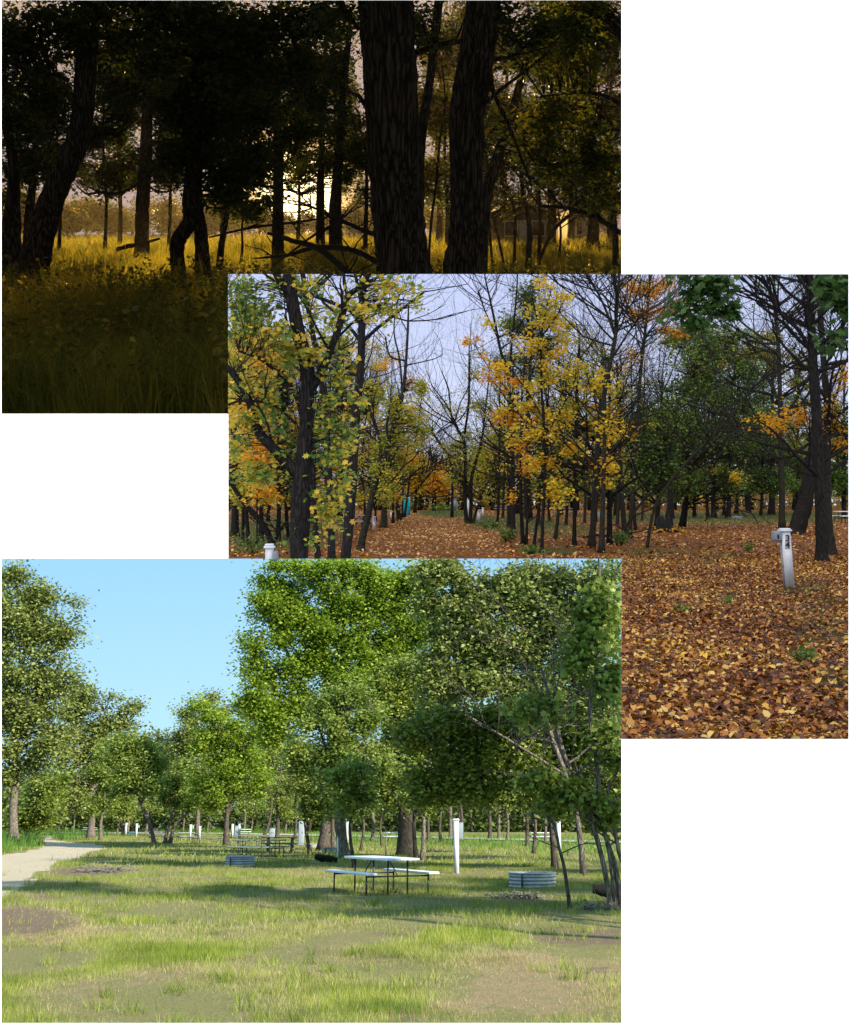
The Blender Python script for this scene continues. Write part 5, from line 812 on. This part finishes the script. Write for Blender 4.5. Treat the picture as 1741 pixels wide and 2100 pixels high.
def post(S, px, py, top, wpx, label, box=None, num=None, group='white meter posts', plate=None, lean=0, d=None, m=None, name='meter_post', boxm=None):
    r, d = root_at(S, name, px, py, label, 'post', group, d=d); h = (S.hor - top) / FOC * d + H; w_ = S.m(wpx, d); m = m or M_WH
    dx = lean
    def tp(x, z): return x + dx * z / h
    def shaft(g):
        V = np.array([(i * w_ / 2 + (dx if k else 0), j * w_ / 2, k * (h - .03) - (0 if k else .05)) for i in (-1, 1) for j in (-1, 1) for k in (0, 1)], float)
        g.addl(V, [(0, 1, 3, 2), (4, 6, 7, 5), (0, 4, 5, 1), (2, 3, 7, 6), (0, 2, 6, 4), (1, 5, 7, 3)])
    for nm, fn, mm in (('shaft', shaft, m), ('cap', lambda g: (g.box((dx, 0, h - .015), (w_ * 1.35, w_ * 1.35, .03), bev=.006), g.box((dx, 0, h + .012), (w_ * 1.1, w_ * 1.1, .024), bev=.008)), m)):
        g = G(); fn(g); out(S, nm, g, mm, r, np.array(S.base(px, d)), True, False)
    for c in r.children: c.location = (0, 0, 0)
    if box:
        side, bw, z0, z1, bd = box
        x = tp(side * (w_ / 2 + bw / 2 - .005), (z0 + z1) / 2) + (.06 if side == 0 else 0); yo = w_ / 2 + .08 if side == 0 else 0; b = part(S, r, 'electric_box', boxm or M_BOX, lambda g: g.box((x, yo, (z0 + z1) / 2), (bw, bd, z1 - z0), bev=.015))
        part(S, b, 'cover', boxm or M_BOX, lambda g: g.box((x, yo - bd / 2 - .006, (z0 + z1) / 2), (bw * .8, .02, (z1 - z0) * .86), bev=.008))
        if wpx > 16:
            part(S, b, 'window', M_BLK, lambda g: g.box((x - .005, -bd / 2 - .019, (z0 + z1) / 2 - .005), (bw * .2, .006, (z1 - z0) * .42)))
            part(S, r, 'conduit', M_BOX, lambda g: g.tube([(tp(side * w_ / 2 + side * .012, z0), -.02, z0), (tp(side * w_ / 2 + side * .012, .3), -.02, .3), (side * w_ / 2 + side * .012, -.02, -.02)], .014, 8), True)
            part(S, r, 'bracket', M_BOX, lambda g: g.box((tp(side * w_ / 2, .38), -.02, .38), (.05, .06, .02)))
    if num:
        z = h * .80; fs = w_ * 1.0
        part(S, r, 'number_plate', M_PLATE, lambda g: g.box((tp(.01, z), -w_ / 2 - .003, z - .005), (w_ * .62, .004, .245), bev=.001)) if plate else None
        for k, ch in enumerate(num):
            cu = bpy.data.curves.new('digit', 'FONT'); cu.body = ch; cu.size = .145; cu.extrude = .001; cu.offset = .0035; cu.align_x = 'CENTER'
            tmp = bpy.data.objects.new('tmp', cu); dm = bpy.data.meshes.new_from_object(tmp); bpy.data.objects.remove(tmp); dm.materials.append(M_BLK)
            o = bpy.data.objects.new('digit', dm); S.col.objects.link(o); o.parent = r; o.location = (tp(.01, z), -w_ / 2 - .0075, z + .005 - k * .112); o.rotation_euler = (R(90), 0, 0)
    return r
# ---- summer camp
S = SUM
picnic(S, 780, 1830, -62, 'white picnic table with black steel legs in the foreground lawn', M_WHT, M_PIPE, 2.3, W=.8)
picnic(S, 530, 1757, -14, 'long grey-green table on black legs right behind the small fire ring', M_GT, M_PIPE, 2.4)
woodtable(S, 572, 1747, 12, 'weathered grey wooden table with slanted legs left of the pedestal box')
picnic(S, 514, 1739, -10, 'narrow grey-green table behind the long one beside the fire ring', M_GT, M_PIPE, 1.8)
picnic(S, 428, 1730, -8, 'long thin light-topped table beside the forked lawn tree', M_GT, M_PIPE, 2.6)
picnic(S, 379, 1726, 30, 'small light-topped table left of the long thin one', M_GT, M_PIPE, 1.5)
woodtable(S, 320, 1722, 5, 'low whitish wooden table behind the crooked leaning tree', 1.8)
woodtable(S, 309, 1712, -20, 'second whitish wooden table just beyond the crooked leaning tree', 1.8)
picnic(S, 184, 1707, 0, 'tiny far table behind the grey oak trunk', M_WHT, M_PIPE, 2.2)
picnic(S, 500, 1713, 10, 'tiny far table between the white posts and the leaning tree', M_WHT, M_PIPE, 1.8)
picnic(S, 806, 1726, 5, 'far table showing pale between the pale oak and the dark oak', M_WHT, M_PIPE, 1.7)
picnic(S, 1112, 1727, 0, 'far white-topped table left of the thin second meter post', M_WHT, M_PIPE, 1.9)
firering(S, 1092, 1819, 91, 'largest ribbed steel fire ring at the right under the oaks', .33)
firering(S, 491.7, 1776, 56, 'ribbed steel fire ring in front of the long grey-green table', .34)
firering(S, 675, 1751, 27, 'small fire ring partly behind the black log', .30)
firering(S, 641, 1739, 28, 'farthest small fire ring left of the pale flared oak', .24)
firering(S, 270, 1711, 18, 'pale blue low tub between two far white posts', .35, 'pale blue tub', M_BLUE)
post(S, 936, 1791, 1681, 10, 'tall white post with a broad grey box behind it, right of the white table', box=(0, .33, 1.0, 1.52, .12), boxm=M_BOX)
post(S, 1147, 1747, 1686, 7, 'white post behind the thin curved sapling at the right')
for x, y, t, w_, lab, bx in [(162, 1706, 1687, 2.8, 'farthest left white post beyond the end of the drive', 0), (257.6, 1712, 1688, 3, 'white post just left of the pale blue tub', 0), (279, 1716, 1689, 3.4, 'white post just right of the pale blue tub', 1), (389.5, 1722, 1691, 3.6, 'white post with a meter box behind the long thin table', 1), (409, 1722, 1694, 3.4, 'plain white post right of the one with the meter box', 0), (476, 1718, 1690, 4.2, 'white post right against the forked lawn tree', 0), (489.8, 1720, 1688, 4.4, 'white post right of the pale grey cabinet', 0), (606, 1719, 1688, 3, 'thin white post left of the tall pedestal', 0), (712, 1727, 1681, 6, 'white post half hidden behind the pale flared oak', 0)]:
    post(S, x, y, t, w_, lab, box=(1, .22, .95, 1.3, .15) if bx else None, boxm=M_BOXL)
def cabinet(S, px, py, top, wpx, label, rounded=False):
    r, d = root_at(S, 'utility_cabinet', px, py, label, 'cabinet', 'grey utility cabinets'); h = (S.hor - top) / FOC * d + H; w_ = S.m(wpx, d)
    part(S, r, 'body', M_BOXL, lambda g: g.box((0, 0, h / 2 - .02), (w_, w_ * .6, h - (.1 if rounded else .04)), bev=.02))
    part(S, r, 'lid', M_BOXL if rounded else M_BOX, lambda g: g.box((0, 0, h - .05), (w_ * (.9 if rounded else 1.08), w_ * .66, .1), bev=.045))
    dr = part(S, r, 'door', M_BOXL, lambda g: g.box((0, -w_ * .3 - .008, h * .52), (w_ * .82, .02, h * .8), bev=.006)); part(S, dr, 'handle', M_BOX, lambda g: g.box((w_ * .25, -w_ * .3 - .03, h * .55), (.03, .03, .12)))
cabinet(S, 617, 1735, 1684, 11.5, 'tall pale grey pedestal cabinet between the thin trees', True)
cabinet(S, 557.5, 1720, 1697, 11.5, 'low pale cabinet with a lid behind the wooden table')
cabinet(S, 484.3, 1718, 1693, 7.5, 'narrow pale grey cabinet between two white posts')
def log(S, pts, d, label, m, name='log', cat='log', n=12, rg=.16, group=None):
    base = S.base(pts[0][0], d); r = emp(S, name, base, label, cat, group); rng = np.random.default_rng(int(pts[0][0])); P = np.array([S.pt(x, y, d) for x, y, w_ in pts]); Q = smoothpath(P, 6)
    rad = np.interp(np.linspace(0, len(pts) - 1, len(Q)), range(len(pts)), [S.m(p[2], d) / 2 for p in pts]); g = G(); g.tube(Q - base, rad, n, jit=rg, rng=rng); out(S, 'trunk', g, m, r, base, True)
    for c in r.children: c.location = (0, 0, 0)
    return r, base
log(S, [(646, 1755, 9), (656, 1759, 13), (672, 1761, 14), (692, 1764, 10)], 44, 'short charred black log lying beside the small fire ring', M_CHAR)
log(S, [(1216, 1823, 16), (1235, 1825, 22), (1262, 1828, 26), (1300, 1832, 26)], 23, 'charred black log at the foot of the leaning oak at the right edge', M_CHAR)
def stake(S, px, py, top, wpx, label, m):
    r, d = root_at(S, 'stake', px, py, label, 'stake'); h = (S.hor - top) / FOC * d + H; w_ = S.m(wpx, d)
    part(S, r, 'rod', m, lambda g: g.tube([(0, 0, -.05), (.01, 0, h * .5), (-.01, 0, h)], [w_ / 2, w_ / 2, w_ * .4], 6)); part(S, r, 'tip', m, lambda g: g.lathe([(w_ * .4, h), (w_ * .45, h + .02), (.002, h + .05)], (-.01, 0, 0), 6))
stake(S, 691.6, 1770, 1716, 3, 'thin white stake in front of the pale flared oak', M_WH)
stake(S, 791, 1757, 1702, 3, 'thin tan stake standing behind the white table', M_STK)
def pile(S, px, py, rx, hh, label, m, n=60, L=.5, name='brush_pile', seed=1):
    d = S.gd(py); base = S.base(px, d); r = emp(S, name, base, label, 'brush pile'); rng = np.random.default_rng(seed); g = G(); w_ = S.m(rx, d)
    for i in range(n):
        a = rng.uniform(0, 6.28); c = np.array((rng.normal(0, .45) * w_, rng.normal(0, .3) * w_, abs(rng.normal(0, .45)) * hh)); dv = np.array((math.cos(a), math.sin(a), rng.normal(0, .25))) * L * rng.uniform(.3, 1)
        q = c + dv * .5 + rng.normal(0, .04, 3); P = np.array([c, q, c + dv]); P[:, 2] = np.maximum(P[:, 2], .005); g.tube(P, [.014, .011, .004], 4)
    g2 = G(); 
    th = np.linspace(0, 2 * math.pi, 25)[:-1]
    pr = [(1, 0), (.75, .45), (.4, .8), (.02, 1)]; V = np.array([(q * w_ * .9 * math.cos(t) * rng.uniform(.85, 1.1), q * w_ * .5 * math.sin(t), z * hh * rng.uniform(.3, .55) - .02) for q, z in pr for t in th])
    i = np.arange(3)[:, None] * 24; j = np.arange(24)[None, :]; k = (j + 1) % 24; g2.add(V, np.stack([i + j, i + k, i + 24 + k, i + 24 + j], -1).reshape(-1, 4))
    out(S, 'sticks', g, m, r, base); out(S, 'soil_mound', g2, mat('turned soil', (.05, .036, .026), 1, noise=.5, nscale=15, bump=1), r, base)
    for c in r.children: c.location = (0, 0, 0)
pile(S, 215, 1789, 60, .16, 'low heap of dead twigs and soil beside the gravel drive', M_WG, 160, .5)
pile(S, 432, 1723, 26, .14, 'small heap of twigs under the forked lawn tree', M_WG, 60, .7, seed=2)
pile(S, 1060, 1843, 46, .10, 'scatter of dead twigs in front of the large fire ring', M_WG, 90, .35, seed=3)
pile(S, 1235, 1868, 50, .08, 'brush and clippings at the foot of the right-edge oak', M_WG, 120, .3, seed=4)
def slab(S, pts, m, name='road', z=.02):
    V = np.array([S.gr(x, y) for x, y in pts]); V[:, 2] += z; g = G(); g.addl(V, [list(range(len(V)))]); o = out(S, name, g, m, None, (0, 0, 0)); o['kind'] = 'structure'
M_GRV = mat('pale gravel', (.34, .31, .26), 1, noise=.2, nscale=9, bump=.5)
slab(S, [(-60, 1708.6), (420, 1708.6), (700, 1713.6), (1000, 1720), (1300, 1728), (1300, 1732), (1000, 1724), (700, 1717), (420, 1711), (-60, 1710.5)], M_GRV, 'gravel_road', .10)
# ---- autumn wood things
S = AUT
post(S, 1619, 1205, 1086, 17.5, 'white post numbered 34 with a grey electric box, leaning slightly on the leaf litter', box=(-1, .15, .80, .965, .15), num='34', plate=True, lean=-.088)
post(S, 553, 1279, 1119, 15.5, 'white post with a small grey box in the lower left corner of the autumn view', box=(1, .06, .76, .88, .1))
post(S, 767, 1089, 1060, 5.5, 'white numbered post beside the curved ash left of the track', num='33')
post(S, 802.5, 1064, 1048, 4.5, 'short white post behind the stout trunk left of the track')
post(S, 982, 1071, 1046, 6, 'white post numbered 31 right of the three-stemmed tree', num='31')
post(S, 990, 1060, 1041, 4, 'short white post just behind the one numbered 31')
post(S, 933, 1048, 1022, 6, 'tall pale grey post on the grass patch at the track end', m=M_BOXL, box=(1, .2, .3, 1.3, .2), boxm=M_BOXL)
post(S, 960, 1062, 1022, 4, 'pale post hidden behind the three-stemmed tree')
def toilet(S, px, py, hpx, label):
    r, d = root_at(S, 'portable_toilet', px, py, label, 'portable toilet'); h = S.m(hpx, d); w_ = h * .46
    part(S, r, 'body', M_TEAL, lambda g: (g.box((0, 0, h * .47), (w_, w_, h * .9)), [g.box((s * w_ * .46, -w_ / 2 - .01, h * .47), (w_ * .09, .05, h * .9)) for s in (-1, 1)]))
    dr = part(S, r, 'door', M_TEAL, lambda g: (g.box((0, -w_ / 2 - .015, h * .46), (w_ * .72, .03, h * .82), bev=.008), [g.box((0, -w_ / 2 - .035, h * (.14 + .09 * k)), (w_ * .6, .02, .03)) for k in range(8)]))
    part(S, dr, 'handle', M_BLK, lambda g: g.box((w_ * .28, -w_ / 2 - .05, h * .45), (.04, .03, .12)))
    part(S, r, 'roof', M_TEALW, lambda g: g.box((0, 0, h * .95), (w_ * 1.04, w_ * 1.04, h * .07), bev=.03)); part(S, r, 'base', M_BLK, lambda g: g.box((0, 0, .04), (w_ * 1.05, w_ * 1.05, .1)))
    part(S, r, 'vent_pipe', M_TEALW, lambda g: g.tube([(w_ * .3, w_ * .3, h * .9), (w_ * .3, w_ * .3, h * 1.04)], .05, 8))
toilet(S, 832, 1057, 38, 'turquoise portable toilet standing between trunks at the left of the leafy track')
picnic(S, 1156, 1060, 8, 'grey-topped picnic table seen between the saplings', M_BOXL, M_PIPE, 2.2, group='picnic tables of the autumn wood')
picnic(S, 736, 1088, 20, 'grey slatted picnic table left of the track behind the elm trunks', M_BOXL, M_PIPE, 1.3, group='picnic tables of the autumn wood')
picnic(S, 1738, 1072, 5, 'white picnic table cut off by the right edge of the autumn view', M_WHT, M_PIPE, 1.6, group='picnic tables of the autumn wood')
picnic(S, 1030, 1050, 5, 'far small picnic table behind the saplings nearest the track', M_BOXL, M_PIPE, 2, group='picnic tables of the autumn wood')
firering(S, 1233, 1062, 15, 'small striped steel fire ring seen between the saplings', .45, 'fire rings of the autumn wood')
firering(S, 1511, 1065, 0.1 + 22, 'low fire ring behind the slim trunk and the dead trunk', .22, 'fire rings of the autumn wood')
def stump(S, px, py, wpx, hpx, label):
    d = S.gd(py); base = S.base(px, d); r = emp(S, 'stump', base, label, 'stump'); rng = np.random.default_rng(3); w_ = S.m(wpx, d) / 2; h = S.m(hpx, d); n = 26; th = np.arange(n) * 2 * math.pi / n
    g = G(); top = h * (.45 + .55 * rng.uniform(0, 1, n) ** 1.5); rows = [(1.7, 0), (1.15, .15), (1.0, .5), (.92, 1)]
    V = [(w_ * q * math.cos(t) * (1 + .18 * math.sin(5 * t)), w_ * q * math.sin(t) * (1 + .18 * math.cos(4 * t)), z * top[i] - .03 * (z == 0)) for q, z in rows for i, t in enumerate(th)] + [(w_ * .6 * math.cos(t), w_ * .6 * math.sin(t), h * .3) for t in th]
    i = np.arange(4)[:, None] * n; j = np.arange(n)[None, :]; k = (j + 1) % n; g.add(V, np.stack([i + j, i + k, i + n + k, i + n + j], -1).reshape(-1, 4))
    out(S, 'rotten_shell', g, M_CHAR, r, base, smooth=False); g = G()
    for q in range(9):
        a = rng.uniform(0, 6.28); g.tube(smoothpath([(math.cos(a) * w_ * .9, math.sin(a) * w_ * .9, .12), (math.cos(a) * w_ * 1.8, math.sin(a) * w_ * 1.6, .10), (math.cos(a + .3) * w_ * 3, math.sin(a + .3) * w_ * 2.2, -.02)], 3), np.linspace(.07, .02, 7), 6)
    out(S, 'roots', g, M_CHAR, r, base); g = G(); P = base + np.concatenate([rng.normal(0, w_ * 1.6, (160, 2)), rng.uniform(.03, .3, (160, 1))], 1); addleaves(S, g, leaves(rng, P, .12), base); out(S, 'fallen_leaf_cover', g, L_AO, r, base, False, False)
    for c in r.children: c.location = (0, 0, 0)
stump(S, 1362, 1094, 30, 48, 'jagged rotten black stump with orange leaves around its foot')
log(S, [(1372, 1088, 17), (1373, 1060, 16), (1375, 1030, 13), (1374, 1000, 9)], 50, 'broken dead snag standing up directly behind the rotten stump', M_CHAR, 'snag', 'snag')
log(S, [(1195, 1103, 5), (1225, 1098, 7), (1262, 1103, 9), (1300, 1102, 8)], 42, 'dark fallen log lying behind the saplings left of the stump', M_CHAR)
log(S, [(1232, 1092, 4), (1258, 1076, 4), (1290, 1092, 4), (1330, 1085, 3)], 46, 'thin dead branch arching above the fallen log', M_DEAD, 'fallen_branch', 'branch')
log(S, [(1445, 1068, 3), (1475, 1044, 3), (1500, 1030, 3), (1530, 1060, 2)], 60, 'thin bent dead branch on the ground behind the green trees', M_DEAD, 'fallen_branch', 'branch')
log(S, [(1507, 1046, 3), (1540, 1052, 3), (1555, 1075, 2)], 60, 'short dead branch touching the ground left of the slim straight trunk', M_DEAD, 'fallen_branch', 'branch')
for i, (x, y, w_, h_, lab) in enumerate([(1040, 1112, 26, .5, 'dark leafy plant clump at the track edge under the orange ash'), (1008, 1083, 22, .3, 'low green plant at the bend of the track'), (1272, 1120, 24, .5, 'leafy green plant clump at the foot of the slim saplings, right'), (1092, 1140, 26, .3, 'low green weeds at the foot of the yellow ash'), (518, 1140, 40, .6, 'dark low shrub left of the lower left white post'), (1535, 1132, 8, .25, 'single pale green seedling on the leaves before the trees'), (850, 1046, 22, 1.0, 'dark bush right of the turquoise toilet'), (905, 1049, 30, .9, 'green weedy bush on the grass patch at the track end'), (1400, 1260, 12, .07, 'small dark green weed on the bare leaf litter, right view'), (1490, 1245, 12, .08, 'second dark green weed on the leaf litter near the numbered post'), (1650, 1365, 7, .10, 'seedling with two broad green leaves low on the right')]):
    d = S.gd(y); base = S.base(x, d); r = emp(S, 'leafy_plant', base, lab, 'plant', 'low plants of the autumn wood'); rng = np.random.default_rng(400 + i); g = G(); gs = G(); ww = S.m(w_, d)
    n = max(4, int(26 * min(1, w_ / 20)))
    for k in range(n):
        e_ = np.array((rng.normal(0, .45) * ww, rng.normal(0, .45) * ww, rng.uniform(.4, 1) * h_)); gs.tube([e_ * .1 * (1, 1, 0), e_ * (.6, .6, .7), e_], .006, 3)
        addleaves(S, g, leaves(rng, base + e_ * rng.uniform(.5, 1, (14, 1)) + rng.normal(0, .05 + .03 * h_, (14, 3)), max(.05, d / 500), LEAF6, .4), base)
    out(S, 'stems', gs, M_DEAD, r, base); out(S, 'foliage', g, L_AG, r, base, False, False)
    for c in r.children: c.location = (0, 0, 0)
# ---- dusk wood things
S = DUSK
for i, (pts, d, lab) in enumerate([
    ([(429, 487, 3), (504, 469, 5), (570, 460, 5), (640, 451, 4), (700, 440, 2)], 21, 'long thin fallen branch reaching left, upper one before the sun'),
    ([(548, 478, 6), (575, 485, 9), (603, 495, 10), (634, 502, 12), (668, 520, 12), (715, 561, 14), (740, 590, 14)], 18, 'thick dark fallen limb forking in the gold grass left of the thickest trunk'),
    ([(519, 530, 3), (560, 527, 5), (589, 524, 6), (640, 509, 9), (678, 508, 10), (726, 514, 11), (777, 539, 12)], 18.5, 'arched fallen limb running right into the thickest trunk'),
    ([(600, 410, 2), (641, 425, 5), (689, 447, 7), (730, 466, 8), (775, 484, 9)], 19, 'dead branch slanting down to the right onto the thickest trunk'),
    ([(560, 545, 2), (600, 515, 4), (640, 485, 5), (690, 455, 4), (720, 420, 2)], 18.8, 'thin dead branch slanting up to the right through the fallen limbs'),
    ([(239, 512, 8), (262, 505, 9), (290, 500, 8), (328, 489, 4)], 46, 'short log lying at the foot of the straight grey trunk')]):
    r, base = log(S, pts, d, lab, M_DEAD if i < 5 else M_CHAR, 'fallen_branch' if i < 5 else 'log', 'branch' if i < 5 else 'log', 8, .12, 'fallen limbs before the sun' if i < 5 else None)
    if i < 5:
        rng = np.random.default_rng(500 + i); g = G()
        for k in range(5):
            q = pts[rng.integers(1, len(pts) - 1)]; p = S.pt(q[0], q[1], d) - base; v = np.array((rng.uniform(-1, 1), rng.uniform(-.5, .5), rng.uniform(-.3, 1))); v /= np.linalg.norm(v); grow(g, rng, p, v, .5, .018, 2, .1, .5)
        o = out(S, 'twigs', g, M_DEAD, r, base); 
        if o: o.location = (0, 0, 0)
def house(S, px, py, wpx, d, label):
    d = d; base = S.base(px, d); r = emp(S, 'house', base, label, 'house', 'low houses beyond the dusk wood', R(8)); w_ = S.m(wpx, d) / 2; hh = 2.4; dp = 3.0
    mw = mat('beige siding', (.11, .09, .075), .8, noise=.1, nscale=3, stretch=(1, 1, 14)); mr = mat('dark shingles', (.05, .045, .045), .9, noise=.3, nscale=20)
    def body(g): 
        V = [(-w_, -dp, 0), (w_, -dp, 0), (w_, dp, 0), (-w_, dp, 0), (-w_, -dp, hh), (w_, -dp, hh), (w_, dp, hh), (-w_, dp, hh), (0, -dp, hh + w_ * .38), (0, dp, hh + w_ * .38)]
        g.addl(V, [(0, 1, 5, 8, 4), (2, 3, 7, 9, 6), (1, 2, 6, 5), (3, 0, 4, 7), (4, 8, 9, 7), (8, 5, 6, 9)])
    part(S, r, 'wall', mw, body)
    def roof(g):
        for s in (-1, 1):
            a = np.array(((0, -dp - .4, hh + w_ * .38 + .05), (s * (w_ + .4), -dp - .4, hh - .12), (s * (w_ + .4), dp + .4, hh - .12), (0, dp + .4, hh + w_ * .38 + .05))); V = np.vstack([a, a + (0, 0, .12)])
            g.addl(V, [(0, 1, 2, 3), (4, 5, 6, 7), (0, 1, 5, 4), (1, 2, 6, 5), (2, 3, 7, 6), (3, 0, 4, 7)])
    part(S, r, 'roof', mr, roof)
    part(S, r, 'fascia', M_WH, lambda g: [g.tube([(0, -dp - .42, hh + w_ * .38 + .06), (s * (w_ + .4), -dp - .42, hh - .1)], .07, 4) for s in (-1, 1)])
    for x in (-w_ * .5, w_ * .45):
        wi = part(S, r, 'window', mat('dark window glass', (.02, .025, .03), .1, spec=.6), lambda g: g.box((x, -dp - .01, 1.4), (.9, .04, 1.0)))
        part(S, wi, 'frame', M_WH, lambda g: (g.box((x, -dp - .035, 1.93), (1.06, .05, .08)), g.box((x, -dp - .035, .87), (1.06, .05, .08)), g.box((x - .49, -dp - .035, 1.4), (.08, .05, .98)), g.box((x + .49, -dp - .035, 1.4), (.08, .05, .98))))
    part(S, r, 'door', M_WH, lambda g: g.box((0, -dp - .02, 1.0), (.9, .05, 2.0)))
house(S, 1058, 500, 112, 84, 'beige gabled farmhouse half hidden behind the saplings')
house(S, 1182, 498, 40, 96, 'small low building with a white framed window right of the farmhouse')

# ---- evening air of the dusk wood
def haze():
    pts = [(-300, -250), (1500, -250), (1500, YA - 1), (XA - 1, YA - 1), (XA - 1, 1000), (-300, 1000)]; bm = bmesh.new(); n = len(pts)
    vs = [bm.verts.new(((px - CX) / FOC * y, y, O[2] + (CY - py) / FOC * y)) for y in (5.2, 187) for px, py in pts]
    bm.faces.new(vs[n:]); bm.faces.new(vs[:n][::-1])
    for i in range(n): bm.faces.new([vs[i], vs[(i + 1) % n], vs[n + (i + 1) % n], vs[n + i]])
    bmesh.ops.recalc_face_normals(bm, faces=list(bm.faces))
    me = bpy.data.meshes.new('haze'); bm.to_mesh(me); m = bpy.data.materials.new('evening haze'); m.use_nodes = True; n_ = m.node_tree; n_.nodes.remove(n_.nodes['Principled BSDF'])
    v = n_.nodes.new('ShaderNodeVolumePrincipled'); v.inputs['Density'].default_value = .00028; v.inputs['Color'].default_value = (1, .92, .75, 1); v.inputs['Anisotropy'].default_value = .5
    n_.links.new(v.outputs[0], n_.nodes['Material Output'].inputs['Volume']); me.materials.append(m)
    o = bpy.data.objects.new('haze', me); DUSK.col.objects.link(o); o['kind'] = 'stuff'; o['label'] = 'golden evening haze hanging over the dusk meadow'; o['category'] = 'haze'
haze()
